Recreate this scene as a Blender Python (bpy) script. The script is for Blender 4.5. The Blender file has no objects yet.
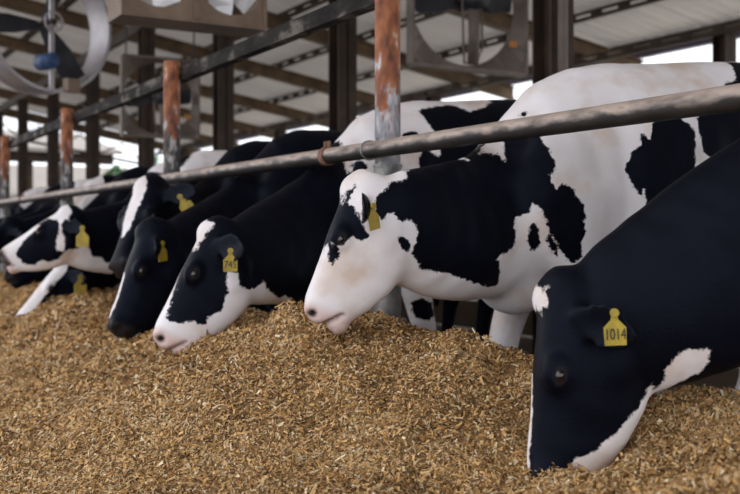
import bpy, bmesh, math
import numpy as np
from mathutils import Vector, Matrix

# World frame: X points from the feed alley into the pen, Y runs along the feed rail, Z up (metres).
# ------------------------------------------------------------------ camera, sky, exposure
scene = bpy.context.scene
C = scene.collection
cam_data = bpy.data.cameras.new('camera')
cam_data.sensor_width = 36.0
cam_data.lens = 36.0 * 1000.0 / 740.0
cam_data.shift_y = -14.0 / 740.0
cam_data.dof.use_dof = True
cam_data.dof.focus_distance = 3.0
cam_data.dof.aperture_fstop = 3.2
cam_data.clip_end = 500
cam = bpy.data.objects.new('camera', cam_data)
C.objects.link(cam)
cam.location = (0, 0, 0.87)
cam.rotation_euler = (math.radians(90), 0, math.radians(-30.07))
scene.camera = cam

world = bpy.data.worlds.new('overcast_sky')
scene.world = world
world.use_nodes = True
wn = world.node_tree.nodes
wl = world.node_tree.links
bgn = wn['Background']
tc = wn.new('ShaderNodeTexCoord')
sep = wn.new('ShaderNodeSeparateXYZ')
ramp = wn.new('ShaderNodeValToRGB')
ramp.color_ramp.elements[0].position = 0.0
ramp.color_ramp.elements[0].color = (0.80, 0.83, 0.88, 1)
ramp.color_ramp.elements[1].position = 1.0
ramp.color_ramp.elements[1].color = (0.97, 0.98, 1.0, 1)
wl.new(tc.outputs['Generated'], sep.inputs[0])
wl.new(sep.outputs['Z'], ramp.inputs[0])
wl.new(ramp.outputs[0], bgn.inputs['Color'])
bgn.inputs['Strength'].default_value = 1.0

scene.view_settings.view_transform = 'Standard'
scene.view_settings.look = 'None'
scene.view_settings.exposure = 1.15
scene.view_settings.gamma = 1.0
scene.view_settings.use_curve_mapping = False
scene.cycles.use_denoising = True
scene.cycles.max_bounces = 8

rng = np.random.default_rng(7)
PI = math.pi

# ------------------------------------------------------------------ materials
def new_mat(name):
    m = bpy.data.materials.new(name)
    m.use_nodes = True
    return m, m.node_tree.nodes, m.node_tree.links, m.node_tree.nodes['Principled BSDF']

def ramp_node(n, stops):
    r = n.new('ShaderNodeValToRGB')
    e = r.color_ramp.elements
    while len(e) < len(stops):
        e.new(0.5)
    for k, (p, c) in enumerate(stops):
        e[k].position = p
        e[k].color = (c[0], c[1], c[2], 1)
    return r

def noise_mat(name, stops, scale=8.0, rough=0.7, metal=0.0, bump=0.2, stretch=(1, 1, 1), detail=6.0, bump_scale=None, spec=0.5):
    """Colour from one noise through a ramp, fine relief from another; object coordinates."""
    m, n, l, b = new_mat(name)
    t = n.new('ShaderNodeTexCoord')
    mp = n.new('ShaderNodeMapping')
    mp.inputs['Scale'].default_value = stretch
    l.new(t.outputs['Object'], mp.inputs[0])
    nz = n.new('ShaderNodeTexNoise')
    nz.inputs['Scale'].default_value = scale
    nz.inputs['Detail'].default_value = detail
    nz.inputs['Roughness'].default_value = 0.62
    l.new(mp.outputs[0], nz.inputs['Vector'])
    r = ramp_node(n, stops)
    l.new(nz.outputs[0], r.inputs[0])
    l.new(r.outputs[0], b.inputs['Base Color'])
    b.inputs['Roughness'].default_value = rough
    b.inputs['Metallic'].default_value = metal
    b.inputs['Specular IOR Level'].default_value = spec
    if bump > 0:
        n2 = n.new('ShaderNodeTexNoise')
        n2.inputs['Scale'].default_value = bump_scale or scale * 4
        n2.inputs['Detail'].default_value = 4
        l.new(mp.outputs[0], n2.inputs['Vector'])
        bp = n.new('ShaderNodeBump')
        bp.inputs['Strength'].default_value = bump
        bp.inputs['Distance'].default_value = 0.01
        l.new(n2.outputs[0], bp.inputs['Height'])
        l.new(bp.outputs[0], b.inputs['Normal'])
    return m

M = {}
M['concrete'] = noise_mat('alley_concrete', [(0.3, (0.16, 0.14, 0.14)), (0.7, (0.27, 0.25, 0.25))], 3, 0.85, bump=0.3, bump_scale=40)
M['pen_floor'] = noise_mat('pen_floor_manure', [(0.3, (0.05, 0.032, 0.018)), (0.6, (0.10, 0.066, 0.038)), (0.75, (0.15, 0.105, 0.06))], 2.2, 0.8, bump=0.5, bump_scale=14)
M['kerb'] = noise_mat('kerb_concrete', [(0.3, (0.15, 0.13, 0.125)), (0.7, (0.25, 0.225, 0.22))], 5, 0.8, bump=0.3)
M['partition'] = noise_mat('stained_partition', [(0.3, (0.05, 0.034, 0.022)), (0.7, (0.15, 0.105, 0.065))], 2.5, 0.8, bump=0.3, stretch=(1, 1, 0.4))
M['rust_steel'] = noise_mat('brown_painted_steel', [(0.35, (0.022, 0.013, 0.009)), (0.7, (0.06, 0.034, 0.02))], 4, 0.65, 0.2, bump=0.15)
M['rafter'] = noise_mat('rafter_steel', [(0.35, (0.07, 0.042, 0.023)), (0.7, (0.20, 0.125, 0.065))], 3, 0.65, 0.1, bump=0.1)
M['purlin'] = noise_mat('purlin_steel', [(0.35, (0.03, 0.019, 0.012)), (0.7, (0.07, 0.045, 0.028))], 3, 0.7, 0.2, bump=0.1)
M['roof'] = noise_mat('roof_sheet_metal', [(0.3, (0.62, 0.57, 0.53)), (0.7, (0.76, 0.71, 0.67))], 1.4, 0.55, 0.0, bump=0.0, stretch=(0.3, 2, 1))
# slight translucency added to the sheets to brighten the roof underside
def _translucent(m, amount, col):
    n, l = m.node_tree.nodes, m.node_tree.links
    b = n['Principled BSDF']; out = n['Material Output']
    tr = n.new('ShaderNodeBsdfTranslucent'); tr.inputs['Color'].default_value = (*col, 1)
    mx = n.new('ShaderNodeMixShader'); mx.inputs[0].default_value = amount
    l.new(b.outputs[0], mx.inputs[1]); l.new(tr.outputs[0], mx.inputs[2]); l.new(mx.outputs[0], out.inputs['Surface'])
_translucent(M['roof'], 0.055, (0.95, 0.92, 0.88))
M['beam'] = noise_mat('weathered_beam', [(0.40, (0.010, 0.008, 0.007)), (0.54, (0.024, 0.020, 0.018)), (0.64, (0.15, 0.13, 0.115))], 9, 0.75, 0.0, bump=0.3, stretch=(1, 0.5, 1), spec=0.15)
M['galv'] = noise_mat('galvanised_pipe', [(0.35, (0.15, 0.145, 0.14)), (0.65, (0.33, 0.32, 0.31))], 12, 0.45, 0.5, bump=0.2)
M['fan_panel'] = noise_mat('fan_housing', [(0.35, (0.12, 0.095, 0.08)), (0.7, (0.20, 0.16, 0.135))], 3, 0.55, 0.2, bump=0.1)
M['fan_box'] = noise_mat('fan_box_tan', [(0.35, (0.15, 0.10, 0.07)), (0.7, (0.26, 0.18, 0.13))], 3, 0.55, 0.2, bump=0.1)
M['fan_ring'] = noise_mat('fan_ring_metal', [(0.35, (0.30, 0.275, 0.29)), (0.7, (0.46, 0.43, 0.45))], 3, 0.4, 0.5, bump=0.05)
M['fan_blade'] = noise_mat('fan_blade_dark', [(0.35, (0.018, 0.018, 0.024)), (0.7, (0.045, 0.045, 0.055))], 3, 0.5, 0.3, bump=0.05)
M['fan_blade_light'] = noise_mat('fan_blade_alu', [(0.35, (0.62, 0.62, 0.64)), (0.7, (0.8, 0.8, 0.82))], 3, 0.35, 0.3, bump=0.05)
M['motor_blue'] = noise_mat('motor_blue_paint', [(0.35, (0.02, 0.05, 0.14)), (0.7, (0.05, 0.11, 0.26))], 6, 0.5, bump=0.1)
M['orange'] = noise_mat('orange_sticker', [(0.4, (0.42, 0.16, 0.02)), (0.6, (0.5, 0.2, 0.03))], 9, 0.5, bump=0.0)
M['gutter'] = noise_mat('gutter_paint', [(0.35, (0.10, 0.08, 0.16)), (0.7, (0.17, 0.14, 0.24))], 2, 0.5, bump=0.0)
M['tag'] = noise_mat('yellow_tag_plastic', [(0.35, (0.30, 0.21, 0.018)), (0.7, (0.48, 0.35, 0.03))], 30, 0.45, bump=0.1)
M['ink'] = noise_mat('tag_ink', [(0.4, (0.012, 0.010, 0.006)), (0.6, (0.02, 0.016, 0.01))], 30, 0.6, bump=0.0)
M['eye'] = noise_mat('eye_glossy', [(0.4, (0.006, 0.004, 0.004)), (0.6, (0.014, 0.009, 0.008))], 20, 0.08, bump=0.0, spec=0.7)
M['grass'] = noise_mat('outdoor_ground', [(0.3, (0.42, 0.39, 0.34)), (0.7, (0.56, 0.53, 0.47))], 0.6, 0.9, bump=0.2)
M['far_wall'] = noise_mat('far_wall_paint', [(0.3, (0.62, 0.60, 0.55)), (0.7, (0.74, 0.72, 0.67))], 0.5, 0.8, bump=0.05)
M['far_roof'] = noise_mat('far_roof_sheet', [(0.3, (0.24, 0.21, 0.19)), (0.7, (0.33, 0.30, 0.27))], 0.5, 0.7, bump=0.05)
M['far_glass'] = noise_mat('far_window_glass', [(0.3, (0.04, 0.05, 0.06)), (0.7, (0.08, 0.09, 0.10))], 1, 0.15, bump=0.0)
M['leaf'] = noise_mat('shrub_leaf', [(0.3, (0.03, 0.11, 0.04)), (0.7, (0.09, 0.24, 0.08))], 3, 0.6, bump=0.0)
M['bark'] = noise_mat('shrub_bark', [(0.3, (0.06, 0.04, 0.03)), (0.7, (0.12, 0.09, 0.06))], 6, 0.9, bump=0.2)

def rail_mat():
    """Bare pipe: dusty beige upper side, much darker colour over the lower half."""
    m, n, l, b = new_mat('neck_rail_pipe')
    t = n.new('ShaderNodeTexCoord')
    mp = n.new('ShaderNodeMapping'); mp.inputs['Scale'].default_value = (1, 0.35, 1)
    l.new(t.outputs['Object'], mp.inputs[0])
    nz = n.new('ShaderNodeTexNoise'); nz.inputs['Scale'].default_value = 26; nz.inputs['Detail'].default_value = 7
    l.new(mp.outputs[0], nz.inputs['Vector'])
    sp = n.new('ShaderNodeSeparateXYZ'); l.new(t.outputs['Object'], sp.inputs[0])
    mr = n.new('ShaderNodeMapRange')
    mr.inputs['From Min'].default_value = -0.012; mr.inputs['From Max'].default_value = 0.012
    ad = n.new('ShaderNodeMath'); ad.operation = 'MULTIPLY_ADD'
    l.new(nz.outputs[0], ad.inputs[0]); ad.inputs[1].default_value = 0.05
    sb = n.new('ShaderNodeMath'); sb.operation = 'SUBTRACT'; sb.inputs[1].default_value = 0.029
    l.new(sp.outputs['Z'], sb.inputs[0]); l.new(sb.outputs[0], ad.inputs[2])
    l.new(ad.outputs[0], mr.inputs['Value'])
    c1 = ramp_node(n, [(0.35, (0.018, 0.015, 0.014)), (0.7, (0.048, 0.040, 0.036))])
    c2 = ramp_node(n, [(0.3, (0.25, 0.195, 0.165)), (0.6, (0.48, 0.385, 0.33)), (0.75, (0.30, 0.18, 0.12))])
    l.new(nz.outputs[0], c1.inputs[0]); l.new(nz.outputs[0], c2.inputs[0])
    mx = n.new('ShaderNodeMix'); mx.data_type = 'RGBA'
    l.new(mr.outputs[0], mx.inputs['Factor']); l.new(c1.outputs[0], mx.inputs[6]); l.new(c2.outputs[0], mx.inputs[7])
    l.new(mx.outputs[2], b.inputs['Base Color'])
    b.inputs['Roughness'].default_value = 0.5; b.inputs['Metallic'].default_value = 0.15
    bp = n.new('ShaderNodeBump'); bp.inputs['Strength'].default_value = 0.2; bp.inputs['Distance'].default_value = 0.005
    l.new(nz.outputs[0], bp.inputs['Height']); l.new(bp.outputs[0], b.inputs['Normal'])
    return m
M['rail'] = rail_mat()

def post_mat(name, lo, hi, steel):
    """Orange rust over flaking white and black paint; rust thickest towards the top of the post."""
    m, n, l, b = new_mat(name)
    t = n.new('ShaderNodeTexCoord')
    mp = n.new('ShaderNodeMapping'); mp.inputs['Scale'].default_value = (1, 1, 0.45)
    l.new(t.outputs['Object'], mp.inputs[0])
    nz = n.new('ShaderNodeTexNoise'); nz.inputs['Scale'].default_value = 13; nz.inputs['Detail'].default_value = 8; nz.inputs['Roughness'].default_value = 0.7
    l.new(mp.outputs[0], nz.inputs['Vector'])
    nz2 = n.new('ShaderNodeTexNoise'); nz2.inputs['Scale'].default_value = 22; nz2.inputs['Detail'].default_value = 6
    l.new(mp.outputs[0], nz2.inputs['Vector'])
    sp = n.new('ShaderNodeSeparateXYZ'); l.new(t.outputs['Object'], sp.inputs[0])
    mr = n.new('ShaderNodeMapRange'); mr.inputs['From Min'].default_value = lo; mr.inputs['From Max'].default_value = hi
    mr.inputs['To Min'].default_value = -0.30; mr.inputs['To Max'].default_value = 0.34
    l.new(sp.outputs['Z'], mr.inputs['Value'])
    ad = n.new('ShaderNodeMath'); ad.operation = 'ADD'
    l.new(nz.outputs[0], ad.inputs[0]); l.new(mr.outputs[0], ad.inputs[1])
    th = n.new('ShaderNodeMapRange'); th.inputs['From Min'].default_value = 0.47; th.inputs['From Max'].default_value = 0.55
    l.new(ad.outputs[0], th.inputs['Value'])
    paint = ramp_node(n, steel)
    rust = ramp_node(n, [(0.3, (0.10, 0.030, 0.014)), (0.47, (0.27, 0.082, 0.030)), (0.60, (0.38, 0.135, 0.048)), (0.66, (0.50, 0.40, 0.36))])
    l.new(nz2.outputs[0], paint.inputs[0]); l.new(nz2.outputs[0], rust.inputs[0])
    mx = n.new('ShaderNodeMix'); mx.data_type = 'RGBA'
    l.new(th.outputs[0], mx.inputs['Factor']); l.new(paint.outputs[0], mx.inputs[6]); l.new(rust.outputs[0], mx.inputs[7])
    l.new(mx.outputs[2], b.inputs['Base Color'])
    b.inputs['Roughness'].default_value = 0.65
    bp = n.new('ShaderNodeBump'); bp.inputs['Strength'].default_value = 0.4; bp.inputs['Distance'].default_value = 0.004
    l.new(nz.outputs[0], bp.inputs['Height']); l.new(bp.outputs[0], b.inputs['Normal'])
    return m
M['post_near'] = post_mat('rusted_post_steel', 0.64, 1.52, [(0.35, (0.15, 0.14, 0.15)), (0.5, (0.33, 0.33, 0.36)), (0.62, (0.55, 0.53, 0.56))])
M['post_far'] = post_mat('rusted_post_dark', 0.85, 1.5, [(0.35, (0.025, 0.02, 0.02)), (0.5, (0.07, 0.06, 0.06)), (0.62, (0.45, 0.42, 0.42))])

def coat_mat():
    """Holstein coat: 'coat' is a signed distance to the black patches, broken up by hair-fine noise."""
    m, n, l, b = new_mat('holstein_coat')
    t = n.new('ShaderNodeTexCoord')
    a = n.new('ShaderNodeAttribute'); a.attribute_name = 'coat'
    sk = n.new('ShaderNodeAttribute'); sk.attribute_name = 'skin'
    dk = n.new('ShaderNodeAttribute'); dk.attribute_name = 'dark'
    nz = n.new('ShaderNodeTexNoise'); nz.inputs['Scale'].default_value = 42; nz.inputs['Detail'].default_value = 6; nz.inputs['Roughness'].default_value = 0.7
    l.new(t.outputs['Object'], nz.inputs['Vector'])
    ad = n.new('ShaderNodeMath'); ad.operation = 'MULTIPLY_ADD'; ad.inputs[1].default_value = 0.042
    l.new(nz.outputs[0], ad.inputs[0]); l.new(a.outputs['Fac'], ad.inputs[2])
    mr = n.new('ShaderNodeMapRange'); mr.inputs['From Min'].default_value = 0.0185; mr.inputs['From Max'].default_value = 0.0235
    l.new(ad.outputs[0], mr.inputs['Value'])
    big = n.new('ShaderNodeTexNoise'); big.inputs['Scale'].default_value = 5; big.inputs['Detail'].default_value = 5
    l.new(t.outputs['Object'], big.inputs['Vector'])
    white = ramp_node(n, [(0.28, (0.66, 0.53, 0.45)), (0.46, (0.81, 0.755, 0.76)), (0.7, (0.87, 0.835, 0.87))])
    l.new(big.outputs[0], white.inputs[0])
    black = ramp_node(n, [(0.3, (0.0020, 0.0022, 0.0042)), (0.7, (0.0036, 0.0042, 0.0088))])
    l.new(big.outputs[0], black.inputs[0])
    m1 = n.new('ShaderNodeMix'); m1.data_type = 'RGBA'
    l.new(sk.outputs['Fac'], m1.inputs['Factor']); l.new(white.outputs[0], m1.inputs[6]); m1.inputs[7].default_value = (0.70, 0.53, 0.50, 1)
    m2 = n.new('ShaderNodeMix'); m2.data_type = 'RGBA'
    l.new(mr.outputs[0], m2.inputs['Factor']); l.new(m1.outputs[2], m2.inputs[6]); l.new(black.outputs[0], m2.inputs[7])
    m3 = n.new('ShaderNodeMix'); m3.data_type = 'RGBA'
    l.new(dk.outputs['Fac'], m3.inputs['Factor']); l.new(m2.outputs[2], m3.inputs[6]); m3.inputs[7].default_value = (0.02, 0.015, 0.014, 1)
    l.new(m3.outputs[2], b.inputs['Base Color'])
    b.inputs['Roughness'].default_value = 0.5
    b.inputs['Specular IOR Level'].default_value = 0.11
    b.inputs['Specular Tint'].default_value = (0.60, 0.70, 1.0, 1)
    mp = n.new('ShaderNodeMapping'); mp.inputs['Scale'].default_value = (60, 160, 160)
    l.new(t.outputs['Object'], mp.inputs[0])
    fur = n.new('ShaderNodeTexNoise'); fur.inputs['Scale'].default_value = 1.0; fur.inputs['Detail'].default_value = 3
    l.new(mp.outputs[0], fur.inputs['Vector'])
    bp = n.new('ShaderNodeBump'); bp.inputs['Strength'].default_value = 0.22; bp.inputs['Distance'].default_value = 0.004
    l.new(fur.outputs[0], bp.inputs['Height']); l.new(bp.outputs[0], b.inputs['Normal'])
    return m
M['coat'] = coat_mat()

def feed_mat():
    m, n, l, b = new_mat('chopped_silage')
    a = n.new('ShaderNodeAttribute'); a.attribute_name = 'tint'
    r = ramp_node(n, [(0.0, (0.060, 0.034, 0.018)), (0.20, (0.185, 0.098, 0.039)), (0.42, (0.44, 0.242, 0.086)), (0.68, (0.70, 0.432, 0.178)), (0.86, (0.52, 0.39, 0.235)), (1.0, (0.88, 0.72, 0.48))])
    l.new(a.outputs['Fac'], r.inputs[0])
    l.new(r.outputs[0], b.inputs['Base Color'])
    b.inputs['Roughness'].default_value = 0.75
    b.inputs['Specular IOR Level'].default_value = 0.25
    return m
M['feed_flake'] = feed_mat()
M['feed_base'] = noise_mat('silage_bed', [(0.3, (0.09, 0.052, 0.021)), (0.5, (0.26, 0.152, 0.058)), (0.7, (0.46, 0.285, 0.115))], 60, 0.85, bump=0.8, bump_scale=120)

# ------------------------------------------------------------------ mesh helpers
def link(name, me, mat, parent=None, smooth=False):
    o = bpy.data.objects.new(name, me)
    C.objects.link(o)
    if mat is not None and not me.materials:
        me.materials.append(mat)
    if smooth:
        me.polygons.foreach_set('use_smooth', np.ones(len(me.polygons), bool))
    if parent is not None:
        o.parent = parent
    return o

def tag(o, label=None, cat=None, group=None, kind=None):
    if label: o['label'] = label
    if cat: o['category'] = cat
    if group: o['group'] = group
    if kind: o['kind'] = kind
    return o

def empty(name, loc, rz=0.0):
    o = bpy.data.objects.new(name, None)
    C.objects.link(o)
    o.location = loc
    o.rotation_euler = (0, 0, rz)
    o.empty_display_size = 0.1
    return o

class MB:
    """Collects vertices and faces of ONE mesh."""
    def __init__(s): s.v = []; s.f = []
    def add(s, verts, faces):
        k = len(s.v); s.v += [tuple(p) for p in verts]; s.f += [tuple(i + k for i in f) for f in faces]; return s
    def box(s, x0, x1, y0, y1, z0, z1):
        v = [(x, y, z) for z in (z0, z1) for y in (y0, y1) for x in (x0, x1)]
        return s.add(v, [(0, 2, 3, 1), (4, 5, 7, 6), (0, 1, 5, 4), (2, 6, 7, 3), (0, 4, 6, 2), (1, 3, 7, 5)])
    def loft(s, rings, closed=True):
        n = len(rings[0]); v = [p for r in rings for p in r]; f = []
        for i in range(len(rings) - 1):
            for j in range(n):
                a, b = i * n + j, i * n + (j + 1) % n
                f.append((a, b, b + n, a + n))
        if closed:
            f.append(tuple(range(n - 1, -1, -1))); f.append(tuple(range((len(rings) - 1) * n, len(rings) * n)))
        return s.add(v, f)
    def tube(s, pts, r, n=12):
        pts = [Vector(p) for p in pts]; rs = r if isinstance(r, (list, tuple)) else [r] * len(pts)
        rings = []
        ref = Vector((0, 0, 1))
        for i, p in enumerate(pts):
            t = (pts[min(i + 1, len(pts) - 1)] - pts[max(i - 1, 0)]).normalized()
            a = ref if abs(t.dot(ref)) < 0.95 else Vector((1, 0, 0))
            u = t.cross(a).normalized(); w = u.cross(t).normalized()
            rings.append([p + u * (rs[i] * math.cos(2 * PI * k / n)) + w * (rs[i] * math.sin(2 * PI * k / n)) for k in range(n)])
        return s.loft(rings)
    def ring(s, c, ax, r0, r1, h, n=32):
        """Hollow drum around axis ax: inner r0, outer r1, length h."""
        c = Vector(c); ax = Vector(ax).normalized()
        a = Vector((0, 0, 1)) if abs(ax.z) < 0.9 else Vector((1, 0, 0))
        u = ax.cross(a).normalized(); w = u.cross(ax).normalized()
        v = []; f = []
        for k in range(n):
            d = u * math.cos(2 * PI * k / n) + w * math.sin(2 * PI * k / n)
            v += [c + d * r0 - ax * h / 2, c + d * r1 - ax * h / 2, c + d * r1 + ax * h / 2, c + d * r0 + ax * h / 2]
        for k in range(n):
            a0 = 4 * k; b0 = 4 * ((k + 1) % n)
            for q in range(4):
                f.append((a0 + q, b0 + q, b0 + (q + 1) % 4, a0 + (q + 1) % 4))
        return s.add(v, f)
    def mesh(s, name):
        me = bpy.data.meshes.new(name); me.from_pydata(s.v, [], s.f); me.update()
        bm = bmesh.new(); bm.from_mesh(me); bmesh.ops.recalc_face_normals(bm, faces=bm.faces); bm.to_mesh(me); bm.free()
        return me
    def build(s, name, mat, parent=None, smooth=False):
        return link(name, s.mesh(name), mat, parent, smooth)

def tube_obj(name, pts, r, mat, parent=None, n=16):
    o = MB().tube(pts, r, n).build(name, mat, parent, True)
    try:
        o.data.set_sharp_from_angle(angle=0.7)
    except Exception:
        pass
    return o

# ------------------------------------------------------------------ the setting: floors, kerb, partition
def slab(name, x0, x1, y0, y1, z0, z1, mat, parent=None):
    o = MB().box(x0, x1, y0, y1, z0, z1).build(name, mat, parent)
    return o
YS, YE = -6.0, 28.4
tag(slab('floor', -14, 1.98, YS - 4, 34, -0.2, 0.05, M['concrete']), 'grey concrete feed alley floor in front of the pen', kind='structure')
tag(slab('floor_pen', 1.98, 10.6, YS - 4, 34, -0.2, 0.0, M['pen_floor']), 'dirty brown floor the cows stand on', kind='structure')
tag(slab('ground_outside', -60, 90, -40, 120, -0.5, -0.2, M['grass']), 'open ground outside the barn', kind='structure')
tag(slab('trim_1', 1.98, 2.20, YS, YE, 0.0, 0.41, M['kerb']), 'low concrete kerb between feed alley and pen', kind='structure')
# brown board partition behind the cows: horizontal boards between stakes
part = tag(empty('wall_pen', (5.3, 0, 0)), 'stained brown board partition low behind the cows', kind='structure')
me_board = MB().box(-0.025, 0.025, 0.0, 3.0, 0, 0.24).mesh('board')
for k in range(10):
    for j in range(4):
        b = link('board', me_board, M['partition'], part)
        b.location = (0.004 * ((k * 7 + j * 3) % 5), -2.0 + 3.04 * k, 0.02 + 0.265 * j)
me_stake = MB().box(-0.03, 0.03, -0.05, 0.05, -0.02, 1.12).mesh('stake')
for k in range(11):
    b = link('stake', me_stake, M['partition'], part)
    b.location = (0.07, -2.02 + 3.04 * k, 0.0)

# ------------------------------------------------------------------ roof
RS = 0.168
def zr(x): return 5.07 - RS * x
ceil = tag(empty('ceiling', (0, 0, 0)), 'sloping corrugated metal roof with steel purlins and rafters', kind='structure')
X0R, X1R = -1.5, 10.4
prof = []
for k in range(5):
    y = k * 0.2
    prof += [(y, 0.0), (y + 0.12, 0.0), (y + 0.15, 0.032), (y + 0.17, 0.032)]
prof.append((1.0, 0.0))
v = []; f = []
for (xx) in (X0R, X1R):
    for (y, z) in prof: v.append((xx, y, zr(xx) + z + 0.09))
npf = len(prof)
for k in range(npf - 1): f.append((k, k + 1, npf + k + 1, npf + k))
me_sheet = bpy.data.meshes.new('roof_sheet'); me_sheet.from_pydata(v, [], f); me_sheet.update()
for k in range(35):
    o = link('roof_sheet', me_sheet, M['roof'], ceil)
    o.location = (0, YS + k * 0.985, 0.004 * (k % 2))
# purlins: two thin chords with short spacers, so light strips show between them
def purlin_mesh():
    m = MB()
    L = 34.5
    m.box(-0.03, 0.03, 0, L, 0.0, 0.035)
    m.box(-0.03, 0.03, 0, L, 0.085, 0.11)
    y = 0.0
    while y < L:
        m.box(-0.025, 0.025, y, y + 0.16, 0.03, 0.09)
        y += 0.48
    return m.mesh('purlin')
me_p = purlin_mesh()
for x in (-1.25, 0.0, 1.25, 2.5, 3.75, 5.0, 6.25, 7.5, 8.75, 10.0):
    o = link('purlin', me_p, M['purlin'], ceil)
    o.location = (x, YS, zr(x) - 0.025)
# rafters: I section running down the slope
COLS = [5.34 + 3.04 * k for k in range(-3, 8)]
RAFTERS = [10.3 + 5.85 * k for k in range(-2, 4)] + [13.2, 19.1, 25.0]
def rafter_mesh():
    m = MB()
    def sl(y0, y1, a, b):
        vv = []
        for x in (X0R, X1R):
            for (y, z) in ((y0, a), (y1, a), (y1, b), (y0, b)): vv.append((x, y, zr(x) + z))
        m.add(vv, [(0, 1, 2, 3), (7, 6, 5, 4), (0, 4, 5, 1), (1, 5, 6, 2), (2, 6, 7, 3), (3, 7, 4, 0)])
    sl(-0.07, 0.07, -0.245, -0.23); sl(-0.006, 0.006, -0.23, -0.045); sl(-0.07, 0.07, -0.045, -0.03)
    return m.mesh('rafter')
me_r = rafter_mesh()
for y in RAFTERS:
    o = link('rafter', me_r, M['rafter'], ceil); o.location = (0, y, 0)
o = link('purlin', me_p, M['purlin'], ceil); o.location = (9.3, YS, zr(9.3) - 0.355)
for x in (4.55,):
    o = MB().box(-0.05, 0.05, 0, 34.4, -0.16, 0.0).build('girder', M['purlin'], ceil); o.location = (x, YS, zr(x) - 0.25)
# gable truss at the far end of the barn: open lattice below the last rafter
g = MB()
for k in range(10):
    x = -1 + k * 1.15
    g.tube([(x, YE, zr(x) - 0.25), (x + 0.575, YE, zr(x) - 0.75 )], 0.025, 6)
    g.tube([(x + 0.575, YE, zr(x) - 0.75), (x + 1.15, YE, zr(x + 1.15) - 0.25)], 0.025, 6)
g.tube([(-1, YE, zr(-1) - 0.75), (10, YE, zr(10) - 0.72)], 0.04, 6)
g.tube([(-1.5, YE, zr(-1.5) - 0.15), (10.3, YE, zr(10.3) - 0.15)], 0.06, 6)
g.build('gable_truss', M['purlin'], ceil)
o = MB().box(-0.06, 0.06, 0, 34.5, -0.03, 0.08).build('gutter', M['gutter'], ceil); o.location = (10.42, YS, zr(10.42) + 0.06)

# steel columns (I section) carrying the rafters
def icol(name, loc, h, w, label, rz=0.0):
    t = 0.014
    m = MB()
    m.box(-w / 2, w / 2, -w / 2, -w / 2 + t, 0, h); m.box(-w / 2, w / 2, w / 2 - t, w / 2, 0, h); m.box(-t / 2, t / 2, -w / 2, w / 2, 0, h)
    root = empty(name, loc, rz)
    m.build('shaft', M['rust_steel'], root)
    MB().box(-w * 0.75, w * 0.75, -w * 0.75, w * 0.75, 0, 0.02).build('base_plate', M['rust_steel'], root)
    MB().box(-w * 0.6, w * 0.6, -w * 0.6, w * 0.6, h - 0.015, h).build('cap_plate', M['rust_steel'], root)
    return tag(root, label, 'column', 'brown steel roof columns')
inner_lab = {3: 'dark brown steel column with a bent conduit pipe, behind the large white-shouldered cow',
             4: 'dark brown steel column just left of the big rusty post',
             5: 'dark brown steel column under the right end of the tan box fan',
             6: 'dark brown steel column between two rusty posts, behind the square fan',
             7: 'dark brown steel column right of the round drum fan hub',
             8: 'dark brown steel column directly behind the round drum fan hub',
             9: 'thin dark steel column second from the left edge',
             10: 'thin dark steel column farthest along the row by the gable'}
XC = 4.55
for k, y in enumerate(COLS):
    if k in inner_lab:
        icol('steel_column', (XC, y, 0), zr(XC) - 0.415, 0.20, inner_lab[k])
out_lab = ['dark steel eave column at the right edge against white sky', 'short-looking eave column below the funnel fan',
           'far eave column right of the tan box fan', 'farthest eave column by the gable corner']
for k, y in enumerate((7.92, 13.95, 20.0, 26.2)):
    icol('steel_column', (9.3, y, 0), zr(9.3) - 0.36, 0.19, out_lab[k])
cp = [(XC - 0.05, COLS[3] - 0.16, 0.6), (XC - 0.05, COLS[3] - 0.16, 3.0), (XC - 0.06, COLS[3] - 0.16, 3.15), (XC - 0.12, COLS[3] - 0.16, 3.24), (XC - 0.24, COLS[3] - 0.16, 3.28), (XC - 0.34, COLS[3] - 0.16, 3.24)]
con = MB().tube(cp, 0.035, 10).build('conduit_pipe', M['fan_panel'], None, True)
tag(con, 'bent grey conduit pipe running up beside the brown column', 'pipe')

# ------------------------------------------------------------------ feed barrier: posts, neck rail, upper beam
XP = 2.20
posts = [(3.65, 'near', 'thick rusty post with flaking paint beside the white cow head'),
         (6.44, 'far', 'rusty post with orange top and black flaking base, second from the right'),
         (9.37, 'far', 'rusty post with orange top, third from the right'),
         (12.46, 'far', 'small rusty post at the left edge of the picture')]
for (y, kind, lab) in posts:
    root = tag(empty('rail_post', (XP, y, 0.41)), lab, 'post', 'rusty feed barrier posts')
    mt = M['post_near'] if kind == 'near' else M['post_far']
    s = MB().tube([(0, 0, 0), (0, 0, 1.60)], 0.055, 20).build('shaft', mt, root, True); s.data.set_sharp_from_angle(angle=0.8)
    c = MB().tube([(0, 0, 1.598), (0, 0, 1.604)], 0.053, 20).build('top_cap', mt, root)
    s = MB().tube([(0, 0, 0), (0, 0, 0.75)], 0.0585, 20).build('sleeve', M['galv'], root, True); s.data.set_sharp_from_angle(angle=0.8)
    MB().ring((0, 0, 0.745), (0, 0, 1), 0.056, 0.063, 0.012, 24).build('sleeve_rim', M['galv'], root)
    # U-bolt clamp that holds the rail
    MB().ring((-0.09, 0.0, 0.808), (0, 1, 0), 0.036, 0.043, 0.012, 20).build('clamp_band', M['galv'], root)
    for dz in (-0.05, 0.05):
        MB().tube([(-0.06, 0.0, 0.808 + dz), (0.03, 0.0, 0.808 + dz)], 0.007, 8).build('clamp_bolt', M['galv'], root)
XRAIL, ZRAIL = 2.105, 1.218
root = tag(empty('feed_rail', (XRAIL, 0, ZRAIL)), 'long dusty round pipe rail running above the cows necks', 'rail')
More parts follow.
